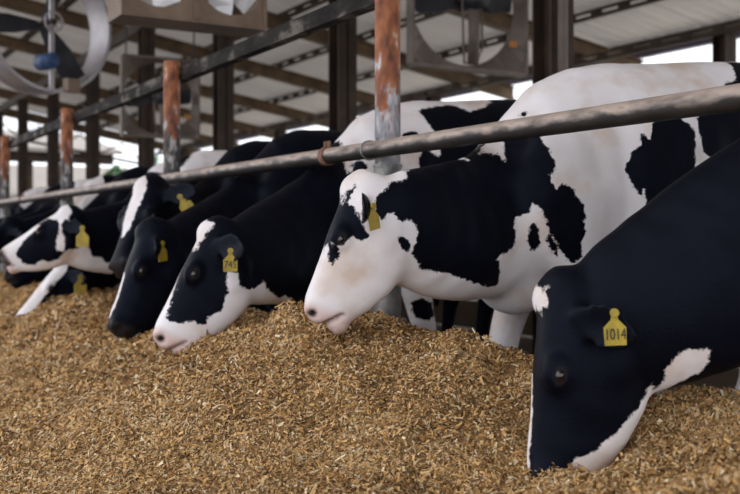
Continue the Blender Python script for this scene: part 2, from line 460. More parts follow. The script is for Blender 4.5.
def rail_piece(y0, y1):
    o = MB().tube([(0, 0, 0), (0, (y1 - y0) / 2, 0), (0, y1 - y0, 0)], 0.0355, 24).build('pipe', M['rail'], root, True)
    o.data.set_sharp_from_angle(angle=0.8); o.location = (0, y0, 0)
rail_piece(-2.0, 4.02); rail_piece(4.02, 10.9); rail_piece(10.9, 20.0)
M['rust_band'] = noise_mat('rust_band', [(0.35, (0.14, 0.06, 0.035)), (0.7, (0.30, 0.17, 0.11))], 30, 0.7, bump=0.3)
for y in (4.02, 10.9):
    MB().ring((0, y, 0), (0, 1, 0), 0.034, 0.043, 0.035, 24).build('joint_collar', M['rust_band'], root, True)
    for dy in (-0.014, 0.02):
        MB().tube([(0, y + dy, 0.03), (0, y + dy, 0.068)], 0.009, 8).build('collar_bolt', M['rust_band'], root)
ub = MB().box(-0.035, 0.035, -3.0, 13.1, -0.042, 0.042).build('upper_beam', M['beam'])
ub.location = (2.292, 0, 0.87 + 1.068)
tag(ub, 'dark weathered square steel beam rising to the upper edge', 'beam')

# ------------------------------------------------------------------ fans
def funnel_fan(loc, W, label):
    """Square sheet panel with a round opening, rolled rim, motor on a bent bracket, four blades."""
    root = tag(empty('funnel_fan', loc), label, 'fan', 'ventilation fans under the roof')
    n = 48; R = W * 0.465; h = W / 2
    sq = []; ci = []
    for k in range(n):
        a = 2 * PI * (k + 0.5) / n
        d = max(abs(math.cos(a)), abs(math.sin(a)))
        sq.append((h * math.cos(a) / d, h * math.sin(a) / d)); ci.append((R * math.cos(a), R * math.sin(a)))
    v = [(x, 0.0, z) for (x, z) in sq] + [(x * 0.985, 0.13, z * 0.985) for (x, z) in ci] + [(x, 0.006, z) for (x, z) in sq] + [(x * 0.99, 0.137, z * 0.99) for (x, z) in ci]
    f = []
    for k in range(n):
        j = (k + 1) % n
        f += [(k, j, n + j, n + k), (2 * n + k, 3 * n + k, 3 * n + j, 2 * n + j), (k, 2 * n + k, 2 * n + j, j), (n + k, n + j, 3 * n + j, 3 * n + k)]
    MB().add(v, f).build('housing', M['fan_panel'], root, False)
    for (x0, x1, z0, z1) in ((-h, h, -h - 0.02, -h + 0.015), (-h, h, h - 0.015, h + 0.02), (-h - 0.02, -h + 0.01, -h, h), (h - 0.01, h + 0.02, -h, h)):
        MB().box(x0, x1, -0.01, 0.09, z0, z1).build('flange', M['fan_panel'], root)
    MB().tube([(0, -0.02, 0.05), (0.03, 0.0, -R * 0.55), (0.05, 0.05, -R * 0.98)], 0.055, 12).build('motor_bracket', M['fan_panel'], root, True)
    MB().tube([(-0.11, 0.0, 0.1), (-0.08, 0.02, -R * 0.7), (-0.04, 0.06, -R * 0.97), (0.10, 0.06, -R * 0.97), (0.15, 0.03, -R * 0.7), (0.10, 0, 0.1)], 0.012, 8).build('guard_wire', M['fan_panel'], root, True)
    MB().tube([(0, -0.16, 0), (0, 0.14, 0)], 0.10, 16).build('motor', M['fan_blade'], root, True)
    for k in range(2):
        a = k * PI + 0.12
        c, s = math.cos(a), math.sin(a)
        pts = []
        for (r, w, tw) in ((0.09, 0.05, 0.05), (R * 0.6, 0.10, 0.045), (R * 0.95, 0.09, 0.03)):
            pts.append([(c * r - s * w, 0.12 - tw, s * r + c * w), (c * r + s * w, 0.12 + tw, s * r - c * w), (c * r + s * w, 0.128 + tw, s * r - c * w), (c * r - s * w, 0.128 - tw, s * r + c * w)])
        MB().loft(pts).build('blade', M['fan_blade'], root)
    MB().box(h - 0.20, h - 0.11, -0.004, 0.002, -h + 0.25, -h + 0.31).build('sticker', M['orange'], root)
    for sx in (-1, 1):
        top = zr(loc[0] + sx * h * 0.9) - loc[2] + 0.02
        MB().tube([(sx * h * 0.9, 0.04, h), (sx * h * 0.9, 0.04, top)], 0.012, 8).build('hanger_rod', M['fan_blade'], root)
    return root
funnel_fan((5.54, 7.66, 2.40 + 0.66), 1.30, 'dark square funnel fan with motor hanging above the black and white backs')
funnel_fan((4.28, 12.95, 2.15 + 0.53), 1.04, 'small dim square fan far back between two rusty posts')

def box_fan(loc, W, label):
    root = tag(empty('box_fan', loc), label, 'fan', 'ventilation fans under the roof')
    h = W / 2; R = 0.27; n = 32; D = 0.36
    # housing: four walls
    m = MB(); m.box(-h, h, 0, D, -0.36, -0.33); m.box(-h, h, 0, D, 0.33, 0.36); m.box(-h, -h + 0.03, 0, D, -0.33, 0.33); m.box(h - 0.03, h, 0, D, -0.33, 0.33)
    m.build('housing', M['fan_box'], root)
    # front plate with two round openings
    for cx in (-h / 2, h / 2):
        v = []; f = []
        for k in range(n):
            a = 2 * PI * (k + 0.5) / n; d = max(abs(math.cos(a)) / (h / 2 - 0.015), abs(math.sin(a)) / 0.33)
            v += [(cx + math.cos(a) / d, 0.02, math.sin(a) / d), (cx + R * math.cos(a), 0.02, R * math.sin(a)), (cx + R * math.cos(a), 0.10, R * math.sin(a))]
        for k in range(n):
            j = (k + 1) % n
            f += [(3 * k, 3 * j, 3 * j + 1, 3 * k + 1), (3 * k + 1, 3 * j + 1, 3 * j + 2, 3 * k + 2)]
        MB().add(v, f).build('front_plate', M['fan_box'], root)
        MB().tube([(cx, 0.04, 0), (cx, 0.2, 0)], 0.06, 14).build('hub', M['fan_blade'], root, True)
        for k in range(5):
            a = 2 * PI * k / 5 + 0.35 + cx
            c, s = math.cos(a), math.sin(a); pts = []
            for (r, w, tw) in ((0.05, 0.04, 0.03), (R * 0.6, 0.085, 0.035), (R * 0.94, 0.10, 0.03)):
                pts.append([(cx + c * r - s * w, 0.10 - tw, s * r + c * w), (cx + c * r + s * w, 0.10 + tw, s * r - c * w), (cx + c * r + s * w, 0.106 + tw, s * r - c * w), (cx + c * r - s * w, 0.106 - tw, s * r + c * w)])
            MB().loft(pts).build('blade', M['fan_blade_light'], root)
    MB().box(-0.025, 0.025, 0.0, 0.04, -0.34, 0.34).build('mullion', M['fan_box'], root)
    for sx in (-1, 1):
        MB().tube([(sx * h * 0.9, 0.15, 0.35), (sx * h * 0.9, 0.15, zr(loc[0] + sx * h * 0.9) - loc[2] + 0.02)], 0.012, 8).build('hanger_rod', M['fan_blade'], root)
box_fan((2.62, 7.1, 2.44 + 0.36), 1.14, 'tan metal box fan with pale blades at the upper edge')

def drum_fan(loc, R, label):
    root = tag(empty('drum_fan', loc, math.radians(19)), label, 'fan', 'ventilation fans under the roof')
    MB().ring((0, 0.0, 0), (0, 1, 0), R - 0.012, R, 0.30, 56).build('drum', M['fan_ring'], root, True).data.set_sharp_from_angle(angle=0.8)
    for yy in (-0.15, 0.15):
        MB().ring((0, yy, 0), (0, 1, 0), R - 0.014, R + 0.018, 0.02, 56).build('drum_rim', M['fan_ring'], root, True).data.set_sharp_from_angle(angle=0.8)
    MB().box(-0.022, 0.022, -0.17, -0.14, -R, R).build('support_bar', M['fan_ring'], root)
    MB().ring((0, -0.19, 0), (0, 1, 0), 0.085, 0.10, 0.02, 24).build('pulley', M['fan_ring'], root)
    for k in range(5):
        a = 2 * PI * k / 5 + 0.3
        MB().tube([(0, -0.19, 0), (0.09 * math.cos(a), -0.19, 0.09 * math.sin(a))], 0.008, 6).build('pulley_spoke', M['fan_ring'], root)
    MB().tube([(0, -0.2, 0), (0, 0.06, 0)], 0.03, 10).build('axle', M['rust_steel'], root)
    MB().tube([(-0.04, -0.24, -0.37), (-0.04, -0.02, -0.37)], 0.075, 16).build('motor', M['motor_blue'], root, True)
    MB().box(0.14, 0.27, -0.21, -0.12, -R + 0.0, -R + 0.13).build('switch_box', M['fan_box'], root)
    for k in range(3):
        a = 2 * PI * k / 3 + 3.25
        c, s = math.cos(a), math.sin(a); pts = []
        for (r, w, tw) in ((0.03, 0.04, 0.03), (R * 0.5, 0.095, 0.05), (R * 0.95, 0.10, 0.035)):
            pts.append([(c * r - s * w, 0.0 - tw, s * r + c * w), (c * r + s * w, 0.0 + tw, s * r - c * w), (c * r + s * w, 0.008 + tw, s * r - c * w), (c * r - s * w, 0.008 - tw, s * r + c * w)])
        MB().loft(pts).build('blade', M['fan_blade'], root)
    for sx in (-1, 1):
        MB().tube([(sx * R * 0.6, 0, R * 0.79), (sx * R * 0.6, 0, zr(loc[0] + sx * R * 0.6) - loc[2] + 0.02)], 0.012, 8).build('hanger_chain', M['fan_blade'], root)
drum_fan((2.07, 9.78, 2.85), 0.64, 'large round drum fan with metal ring and blue motor')

# ------------------------------------------------------------------ outside, seen through the open gable and side
bl = tag(empty('farm_building', (3.5, 44.0, -0.2)), 'pale building seen far off through the open gable', 'building')
MB().box(0, 14, 0, 6, 0, 2.6).build('wall', M['far_wall'], bl)
MB().add([(-0.5, -0.7, 2.55), (14.5, -0.7, 2.55), (14.5, 3, 4.0), (-0.5, 3, 4.0), (-0.5, 6.7, 2.55), (14.5, 6.7, 2.55), (-0.5, -0.7, 2.7), (14.5, -0.7, 2.7), (14.5, 3, 4.15), (-0.5, 3, 4.15), (-0.5, 6.7, 2.7), (14.5, 6.7, 2.7)],
         [(0, 1, 2, 3), (3, 2, 5, 4), (6, 9, 8, 7), (9, 10, 11, 8), (0, 6, 7, 1), (4, 5, 11, 10), (0, 3, 9, 6), (3, 4, 10, 9), (1, 7, 8, 2), (2, 8, 11, 5)]).build('roof', M['far_roof'], bl)
for k in range(6):
    w = MB().box(1 + 2.2 * k, 2.1 + 2.2 * k, -0.06, 0.02, 1.0, 2.1).build('window', M['far_wall'], bl)
    MB().box(1.08 + 2.2 * k, 2.02 + 2.2 * k, -0.08, -0.05, 1.08, 2.02).build('pane', M['far_glass'], w)

sh = tag(empty('open_shed', (4.2, 32.5, -0.2)), 'dark open shed beyond the far gable at the left edge', 'shed')
for (x, y) in ((0.2, 0.2), (2.3, 0.2), (4.4, 0.2), (0.2, 4.8), (4.4, 4.8)):
    MB().box(x - 0.1, x + 0.1, y - 0.1, y + 0.1, 0, 3.6).build('post', M['rust_steel'], sh)
MB().box(-0.3, 4.9, -0.1, 0.1, 3.3, 3.75).build('header_beam', M['rust_steel'], sh)
MB().add([(-0.5, -0.5, 3.6), (5.1, -0.5, 3.6), (5.1, 5.5, 4.7), (-0.5, 5.5, 4.7), (-0.5, -0.5, 3.72), (5.1, -0.5, 3.72), (5.1, 5.5, 4.82), (-0.5, 5.5, 4.82)],
         [(0, 1, 2, 3), (4, 7, 6, 5), (0, 4, 5, 1), (1, 5, 6, 2), (2, 6, 7, 3), (3, 7, 4, 0)]).build('roof', M['far_roof'], sh)
MB().box(-0.3, 4.9, 4.9, 5.0, 0.9, 2.2).build('back_rail_panel', M['partition'], sh)

def shrub(loc, r, h, label, seed):
    rg = np.random.default_rng(seed)
    root = tag(empty('shrub', loc), label, 'shrub', 'shrubs outside the gable')
    n = 900
    d = rg.normal(size=(n, 3)); d /= np.linalg.norm(d, axis=1)[:, None]
    rad = rg.uniform(0.55, 1.0, n) ** 0.5
    p = d * rad[:, None] * np.array([r, r, h / 2]) + np.array([0, 0, h / 2 + 0.25])
    m = MB()
    for q in p:
        a = Vector(rg.normal(size=3)).normalized(); b = a.cross(Vector(rg.normal(size=3))).normalized()
        s = rg.uniform(0.09, 0.18); q = Vector(q)
        m.add([q - a * s, q + b * s * 0.5, q + a * s, q - b * s * 0.5], [(0, 1, 2, 3)])
    m.build('foliage', M['leaf'], root)
    MB().tube([(0, 0, 0), (0.05, 0, h * 0.6)], [0.08, 0.03], 8).build('stem', M['bark'], root)
for k, (x, y, r, h) in enumerate(((10.1, 35.5, 0.7, 3.3), (11.9, 36.6, 0.85, 3.7), (13.8, 35.8, 0.7, 3.2))):
    shrub((x, y, -0.2), r, h, ['leftmost green shrub outside the far gable', 'middle green shrub outside the far gable', 'rightmost green shrub outside the far gable'][k], 20 + k)

# ------------------------------------------------------------------ feed
def sstep(a, b, x):
    t = np.clip((x - a) / (b - a), 0, 1); return t * t * (3 - 2 * t)
_gr = np.random.default_rng(3).uniform(-1, 1, (64, 64))
def vnoise(x, y):
    xi = np.floor(x).astype(int); yi = np.floor(y).astype(int); fx = x - xi; fy = y - yi
    fx = fx * fx * (3 - 2 * fx); fy = fy * fy * (3 - 2 * fy)
    g = lambda a, b: _gr[a % 64, b % 64]
    return (g(xi, yi) * (1 - fx) + g(xi + 1, yi) * fx) * (1 - fy) + (g(xi, yi + 1) * (1 - fx) + g(xi + 1, yi + 1) * fx) * fy
HOLLOWS = [(1.55, 1.78, 0.42, 0.125), (1.30, 4.05, 0.30, 0.03), (1.35, 4.75, 0.30, 0.05), (1.6, 7.0, 0.4, 0.06)]
def feed_h(x, y):
    ridge = np.interp(y, [-1, 1.2, 2.0, 2.7, 3.3, 4.0, 5.0, 7.0, 10, 14, 20], [0.40, 0.42, 0.43, 0.48, 0.53, 0.45, 0.44, 0.44, 0.42, 0.38, 0.34])
    edge = 0.42 + 0.10 * vnoise(y * 1.1, y * 0 + 3.3) + 0.04 * vnoise(y * 5, y * 0 + 8)
    p = sstep(edge - 0.05, 1.75, x) * 0.55 + np.clip((x - edge) / (1.6 - edge), 0, 1) * 0.45
    p = p ** np.interp(y, [4, 6], [1.0, 1.7])
    z = 0.05 + (ridge - 0.05) * p
    z = z * 1.0 + 0.040 * vnoise(x * 3.1, y * 2.7) * p + 0.034 * vnoise(x * 7.5 + 9, y * 7.1) * p + 0.020 * vnoise(x * 19, y * 18 + 5) * p + 0.009 * vnoise(x * 43, y * 41) * p
    for (hx, hy, r, d) in HOLLOWS:
        z = z - d * np.exp(-(((x - hx) ** 2 + (y - hy) ** 2) / (r * r))) * sstep(2.0, 1.8, x)
    z = z + 0.05 * np.exp(-(((x - 1.75) / 0.3) ** 2 + ((y - 3.45) / 0.5) ** 2))
    z = np.where(x > 1.9, np.minimum(z, 0.395 + 0.05 * np.interp(y, [1.28, 1.55], [0, 1]) +  np.maximum(0, ridge - 0.44) * sstep(2.2, 1.95, x) + 0.012 * vnoise(x * 19, y * 18 + 5)), z)
    return np.where(x < edge - 0.05, 0.045, z)
def grid_mesh(name, xs, ys):
    X, Y = np.meshgrid(xs, ys, indexing='ij')
    Z = feed_h(X, Y)
    nx, ny = len(xs), len(ys)
    co = np.stack([X, Y, Z], -1).reshape(-1, 3)
    idx = np.arange(nx * ny).reshape(nx, ny)
    q = np.stack([idx[:-1, :-1], idx[1:, :-1], idx[1:, 1:], idx[:-1, 1:]], -1).reshape(-1, 4)
    me = bpy.data.meshes.new(name)
    me.vertices.add(len(co)); me.vertices.foreach_set('co', co.ravel())
    me.loops.add(q.size); me.loops.foreach_set('vertex_index', q.ravel())
    me.polygons.add(len(q)); me.polygons.foreach_set('loop_start', np.arange(len(q)) * 4); me.polygons.foreach_set('loop_total', np.full(len(q), 4))
    me.update(); me.validate()
    return me
feed = link('silage_bed', grid_mesh('silage_bed', np.linspace(0.1, 2.135, 110), np.concatenate([np.linspace(-0.6, 8, 420), np.linspace(8.05, 22, 180)])), M['feed_base'], None, True)
tag(feed, 'heap of golden brown chopped silage along the feed alley', 'silage', kind='stuff')

def flakes(n):
    # more flakes where the camera sees the heap from near by
    pts = []
    tot = 0
    while tot < n:
        x = rng.uniform(0.3, 2.13, n); y = rng.uniform(0.2, 16, n)
        r = np.hypot(x, y)
        keep = rng.uniform(0, 1, n) < np.clip((1.9 / np.maximum(r, 0.8)) ** 1.75, 0, 1)
        ang = np.degrees(np.arctan2(x, y)); keep &= (ang > 4) & (ang < 58)
        keep &= (feed_h(x, y) > 0.055) | (rng.uniform(0, 1, n) < 0.12)
        pts.append(np.stack([x, y, r], -1)[keep]); tot += keep.sum()
    P = np.concatenate(pts)[:n]
    x, y, r = P.T
    z = feed_h(x, y)
    e = 0.01
    gx = (feed_h(x + e, y) - z) / e; gy = (feed_h(x, y + e) - z) / e
    nrm = np.stack([-gx, -gy, np.ones(n)], -1); nrm /= np.linalg.norm(nrm, axis=1)[:, None]
    nrm = nrm + rng.normal(size=(n, 3)) * 0.42; nrm /= np.linalg.norm(nrm, axis=1)[:, None]
    t = rng.normal(size=(n, 3)); t -= (t * nrm).sum(1)[:, None] * nrm; t /= np.linalg.norm(t, axis=1)[:, None]
    b = np.cross(nrm, t)
    grow = np.clip(r / 3.0, 0.9, 1.9)
    L = rng.lognormal(math.log(0.0052), 0.48, n) * grow; W = np.clip(rng.lognormal(math.log(0.0021), 0.4, n) * grow, 0, L * 0.8)
    lift = rng.uniform(-0.004, 0.016, n) * np.clip(grow, 1, 1.6)
    c = np.stack([x, y, z + lift], -1)
    bend = rng.uniform(-0.35, 0.35, n) * L
    tw = (rng.uniform(-0.5, 0.5, n) * W)[:, None] * nrm
    tip = rng.uniform(0.45, 1.0, n)
    e0 = c - t * L[:, None] + nrm * bend[:, None] * 0.5; e1 = c + t * L[:, None] - nrm * bend[:, None] * 0.5
    co = np.stack([e0 - b * W[:, None] + tw, e0 + b * W[:, None] - tw, e1 + b * (W * tip)[:, None], e1 - b * (W * tip)[:, None]], 1).reshape(-1, 3)
    q = np.arange(n * 4).reshape(-1, 4)
    me = bpy.data.meshes.new('silage_flakes')
    me.vertices.add(len(co)); me.vertices.foreach_set('co', co.ravel())
    me.loops.add(q.size); me.loops.foreach_set('vertex_index', q.ravel().astype(np.int32))
    me.polygons.add(len(q)); me.polygons.foreach_set('loop_start', np.arange(len(q)) * 4); me.polygons.foreach_set('loop_total', np.full(len(q), 4))
    me.update()
    at = me.attributes.new('tint', 'FLOAT', 'POINT')
    tint = np.clip(rng.beta(1.9, 2.0, n) + 0.13 * vnoise(x * 4, y * 4) + 0.10 * vnoise(x * 13, y * 12), 0, 0.86)
    tint = np.where(rng.uniform(0, 1, n) < 0.06, rng.uniform(0.93, 1.0, n), tint)
    tint = np.where(rng.uniform(0, 1, n) < 0.05, 0.88, tint)
    at.data.foreach_set('value', np.repeat(tint, 4))
    return me
fl = link('silage_flakes', flakes(430000), M['feed_flake'], feed)
fl['kind'] = 'stuff'

# ------------------------------------------------------------------ cows
CF, SF = math.cos(math.radians(30.07)), math.sin(math.radians(30.07))

def superring(c, u, w, hu_p, hu_n, hw_p, hw_n, e=2.3, n=28):
    """Closed section around c: axis u (half sizes hu_p / hu_n), lateral axis w (half widths above / below)."""
    pts = []
    for k in range(n):
        a = 2 * PI * k / n
        ca, sa = math.cos(a), math.sin(a)
        ps = math.copysign(abs(sa) ** (2 / e), sa); pc = math.copysign(abs(ca) ** (2 / e), ca)
        hu = hu_p if ps > 0 else hu_n
        hw = hw_p + (hw_n - hw_p) * (0.5 - 0.5 * ps)
        pts.append(c + u * (hu * ps) + w * (hw * pc))
    return pts

def ellipsoid(m, c, ax, r, n=14):
    c = Vector(c); rings = []
    X, Y, Z = [Vector(q) for q in ax]
    for i in range(1, n):
        t = PI * i / n
        rings.append([c + X * (-math.cos(t) * r[0]) + Y * (math.sin(t) * math.cos(2 * PI * k / 20) * r[1]) + Z * (math.sin(t) * math.sin(2 * PI * k / 20) * r[2]) for k in range(20)])
    m.loft(rings)

AX = ((1, 0, 0), (0, 1, 0), (0, 0, 1))

# head section table: t along the nose, dorsal top, ventral bottom, half width at top, half width at bottom, exponent (unit: head length 0.52)
HEAD = [(-0.09, -0.02, -0.13, 0.055, 0.05, 2.2), (-0.055, 0.002, -0.18, 0.080, 0.068, 2.3), (-0.01, 0.006, -0.228, 0.098, 0.075, 2.5), (0.05, 0.004, -0.268, 0.110, 0.078, 2.6), (0.10, 0.004, -0.298, 0.116, 0.080, 2.7),
        (0.16, 0.006, -0.312, 0.118, 0.078, 2.8), (0.21, 0.006, -0.312, 0.113, 0.073, 2.7), (0.26, 0.003, -0.300, 0.101, 0.068, 2.5), (0.31, 0.001, -0.282, 0.090, 0.062, 2.4),
        (0.36, 0.001, -0.258, 0.082, 0.058, 2.4), (0.41, 0.002, -0.228, 0.079, 0.058, 2.4), (0.45, 0.001, -0.200, 0.081, 0.060, 2.5), (0.485, -0.010, -0.176, 0.081, 0.058, 2.5), (0.508, -0.030, -0.150, 0.070, 0.052, 2.4), (0.522, -0.055, -0.122, 0.046, 0.036, 2.2)]

def smooth_np(co, edges, it, lam, w=None):
    n = len(co)
    deg = np.bincount(edges.ravel(), minlength=n).astype(float)[:, None]; deg[deg == 0] = 1
    for _ in range(it):
        s = np.empty_like(co)
        for a in range(3):
            s[:, a] = np.bincount(edges[:, 0], co[edges[:, 1], a], n) + np.bincount(edges[:, 1], co[edges[:, 0], a], n)
        d = s / deg - co
        co = co + d * (lam if w is None else lam * w)
    return co

def poly_sd(P, poly):
    """Signed distance of 2-D points to a polygon (positive inside)."""
    poly = np.array(poly, float)
    d2 = np.full(len(P), 1e9); ins = np.zeros(len(P), bool)
    for k in range(len(poly)):
        a = poly[k]; b = poly[(k + 1) % len(poly)]
        ab = b - a; ap = P - a
        t = np.clip((ap @ ab) / max(ab @ ab, 1e-12), 0, 1)
        q = ap - t[:, None] * ab
        d2 = np.minimum(d2, (q * q).sum(1))
        cond = (a[1] > P[:, 1]) != (b[1] > P[:, 1])
        xin = (b[0] - a[0]) * (P[:, 1] - a[1]) / ((b[1] - a[1]) if b[1] != a[1] else 1e-12) + a[0]
        ins ^= cond & (P[:, 0] < xin)
    d = np.sqrt(d2)
    return np.where(ins, d, -d)

COW_DATA = {}
def make_cow(key, label, pos, yaw, poll, muzz, face, S=1.05, voxel=0.011, base='black', patches=(), ear=(0.80, -0.55, 0.12), ear_r=None,
             tagged=None, number=None, tag_n=None, blaze=None, nose='pink', neck_bow=0.0, legs=None, neck_fat=0.97, deep=1.0, mouth=1.0, croup=0.0, brisket=0.0):
    """pos: ground spot below the withers; yaw: turn about Z from facing straight at the alley (-X);
    poll, muzz: scene points of the poll and nose tip; face: turn of the face towards the alley walker (deg)."""
    ob_rot = PI + math.radians(yaw)
    Rz = Matrix.Rotation(ob_rot, 4, 'Z')
    Minv = (Matrix.Translation(Vector(pos)) @ Rz).inverted()
    Pl = Minv @ Vector(poll); Ml = Minv @ Vector(muzz)
    m = MB()
    X, Y, Z = Vector((1, 0, 0)), Vector((0, 1, 0)), Vector((0, 0, 1))
    # trunk: x, top, bottom, half width, belly half width, exponent
    for q in [[(-1.30, 1.30, 1.05, 0.10, 0.10, 2.2), (-1.24, 1.36, 0.98, 0.17, 0.16, 2.3), (-1.12, 1.405, 0.86, 0.245, 0.22, 2.4), (-0.95, 1.425, 0.76, 0.285, 0.27, 2.4), (-0.75, 1.44, 0.66, 0.29, 0.31, 2.5),
               (-0.50, 1.425, 0.58, 0.27, 0.36, 2.3), (-0.25, 1.415, 0.56, 0.25, 0.37, 2.3), (-0.05, 1.42, 0.585, 0.205, 0.34, 2.3), (0.10, 1.415, 0.61, 0.17, 0.31, 2.3), (0.25, 1.36, 0.64, 0.16, 0.275, 2.3), (0.38, 1.22, 0.66, 0.15, 0.23, 2.2), (0.47, 1.07, 0.74, 0.12, 0.16, 2.1)]]:
        q = [(x, t + croup * float(np.interp(x, [-1.3, -0.6, 0.0, 0.15], [0.6, 1.0, 0.45, 0.0])), b, hw, hb, e) for (x, t, b, hw, hb, e) in q]
        m.loft([superring(Vector((x * S, 0, (t + b) / 2 * S)), Z, Y, (t - b) / 2 * S, (t - b) / 2 * S, hw * S, hb * S, e, 36) for (x, t, b, hw, hb, e) in q])
    # shoulder and thigh muscles, hook bones, brisket
    for s in (-1, 1):
        ellipsoid(m, (0.22 * S, s * 0.175 * S, 0.93 * S), (Vector((0.25, 0, 1)).normalized(), Y, Vector((1, 0, -0.25)).normalized()), (0.30 * S, 0.085 * S, 0.17 * S))
        ellipsoid(m, (-0.98 * S, s * 0.19 * S, 0.98 * S), (Vector((0.3, 0, 1)).normalized(), Y, X), (0.34 * S, 0.115 * S, 0.22 * S))
        ellipsoid(m, (-0.72 * S, s * 0.25 * S, 1.375 * S), AX, (0.09 * S, 0.06 * S, 0.055 * S))
    ellipsoid(m, ((0.34 - brisket * 0.3) * S, 0, (0.74 - brisket) * S), AX, (0.17 * S, 0.13 * S, 0.16 * S))
    ellipsoid(m, (-0.72 * S, 0, 0.62 * S), AX, (0.24 * S, 0.17 * S, 0.16 * S))
    # legs
    lg = legs or {}
    for s, side in ((-1, 'r'), (1, 'l')):
        fx = lg.get('f' + side, 0.0); hx = lg.get('h' + side, 0.0)
        ch = [((0.20, 0.19, 0.98), 0.15, 0.085), ((0.17, 0.185, 0.78), 0.135, 0.085), ((0.14 + fx * .3, 0.175, 0.62), 0.088, 0.068), ((0.16 + fx * .55, 0.17, 0.46), 0.066, 0.056), ((0.165 + fx * .62, 0.168, 0.41), 0.064, 0.056), ((0.15 + fx * .7, 0.165, 0.33), 0.046, 0.042), ((0.145 + fx * .9, 0.165, 0.18), 0.042, 0.040), ((0.15 + fx, 0.165, 0.13), 0.052, 0.050), ((0.175 + fx, 0.165, 0.075), 0.050, 0.050), ((0.195 + fx, 0.165, 0.045), 0.062, 0.058), ((0.205 + fx, 0.165, 0.004), 0.070, 0.064)]
        m.loft([superring(Vector((x * S, s * y * S, z * S)), X, Y, a * S, a * S, b * S, b * S, 2.1, 20) for ((x, y, z), a, b) in ch])
        ch = [((-0.92, 0.20, 1.10), 0.24, 0.10), ((-0.90, 0.205, 0.90), 0.22, 0.11), ((-0.90 + hx * .2, 0.20, 0.74), 0.155, 0.09), ((-0.97 + hx * .35, 0.195, 0.60), 0.095, 0.065), ((-1.03 + hx * .45, 0.19, 0.51), 0.072, 0.055), ((-1.035 + hx * .5, 0.19, 0.45), 0.062, 0.052), ((-1.01 + hx * .7, 0.19, 0.34), 0.045, 0.042), ((-0.985 + hx * .9, 0.19, 0.18), 0.044, 0.042), ((-0.975 + hx, 0.19, 0.13), 0.054, 0.052), ((-0.95 + hx, 0.19, 0.075), 0.050, 0.050), ((-0.93 + hx, 0.19, 0.045), 0.062, 0.058), ((-0.92 + hx, 0.19, 0.004), 0.070, 0.064)]
        m.loft([superring(Vector((x * S, s * y * S, z * S)), X, Y, a * S, a * S, b * S, b * S, 2.1, 20) for ((x, y, z), a, b) in ch])
    # tail
    m.tube([(-1.22 * S, 0, 1.36 * S), (-1.31 * S, 0, 1.33 * S), (-1.35 * S, 0, 1.15 * S), (-1.34 * S, 0.01, 0.8 * S), (-1.33 * S, 0.02, 0.55 * S)], [0.045, 0.04, 0.032, 0.026, 0.024], 10)
    m.tube([(-1.33 * S, 0.02, 0.58 * S), (-1.33 * S, 0.02, 0.45 * S), (-1.33 * S, 0.02, 0.30 * S)], [0.026, 0.05, 0.02], 10)
    # head frame
    a = (Ml - Pl); HL = a.length; a.normalize()
    hs = HL / 0.52
    fr = math.radians(face)
    lat_w = Vector((CF * math.sin(fr) - SF * math.cos(fr), -SF * math.sin(fr) - CF * math.cos(fr), 0))   # the cow's left ear side
    l = (Minv.to_3x3() @ lat_w); l = (l - a * l.dot(a)).normalized()
    d = l.cross(a).normalized()          # dorsal (forehead) direction
    if d.dot(Z) < 0 and abs(a.z) < 0.7: d = -d
    if d.dot(X) < 0 and abs(a.z) >= 0.7: d = -d
    H = lambda t, dd, ll: Pl + a * (t * hs) + d * (dd * hs) + l * (ll * hs)
    m.loft([superring(H(t, (tp + bt * deep) / 2, 0), d, l, (tp - bt * deep) / 2 * hs, (tp - bt * deep) / 2 * hs, hw * hs, hb * hs, e, 28) for (t, tp, bt, hw, hb, e) in HEAD])
    ellipsoid(m, H(0.0, -0.012, 0), (a, l, d), (0.055 * hs, 0.062 * hs, 0.036 * hs))                        # poll bump
    for s in (-1, 1):
        ellipsoid(m, H(0.198, -0.050, s * 0.096), (a, l, d), (0.052 * hs, 0.026 * hs, 0.042 * hs))          # orbit
        ellipsoid(m, H(0.13, -0.19, s * 0.072), (a, l, d), (0.10 * hs, 0.03 * hs, 0.075 * hs))             # cheek muscle
        ellipsoid(m, H(0.475, -0.035, s * 0.046), (a, l, d), (0.034 * hs, 0.03 * hs, 0.03 * hs))            # nostril wing
    ellipsoid(m, H(0.475 + 0.018 * (mouth - 1), -0.156, 0), (a, l, d), (0.050 * hs, 0.054 * hs, 0.036 * hs))                      # chin
    # ears
    earinfo = []
    for s, er in ((1, ear), (-1, ear_r or ear)):
        eb = H(0.045, -0.085, s * 0.092)
        ed = (l * (s * er[0]) + d * er[1] + a * er[2]).normalized()
        up = (-a * 0.9 + d * 0.35 + Z * 0.2); up = (up - ed * up.dot(ed)).normalized()
        nn = ed.cross(up).normalized()
        if nn.dot(d + l * s * 0.4) < 0: nn = -nn     # the open side of the ear looks forward
        rings = []
        for (q, w, th, cup) in ((0.0, 0.030, 0.026, 0.0), (0.03, 0.040, 0.018, 0.006), (0.07, 0.060, 0.013, 0.014), (0.11, 0.066, 0.012, 0.016), (0.15, 0.058, 0.011, 0.012), (0.185, 0.038, 0.011, 0.006), (0.208, 0.014, 0.009, 0.0)):
            c = eb + ed * (q * hs)
            ring = []
            for k in range(18):
                an = 2 * PI * k / 18
                wv = w * math.cos(an)
                ring.append(c + up * (wv * hs) + nn * ((th * math.sin(an) + cup * ((wv / w) ** 2 * 2 - 1)) * hs))
            rings.append(ring)
        m.loft(rings)
        earinfo.append((eb, ed, up, nn))
    # neck
    nb = Vector((0.14 * S, 0, 1.02 * S)); ne = H(0.085, -0.135, 0)
    back = (-d * 0.9 - a * 0.3).normalized()
    B1 = nb + Vector((0.36 * S, 0, (-0.25 + neck_bow) * S)); B2 = ne + back * 0.14 * hs
    rings = []
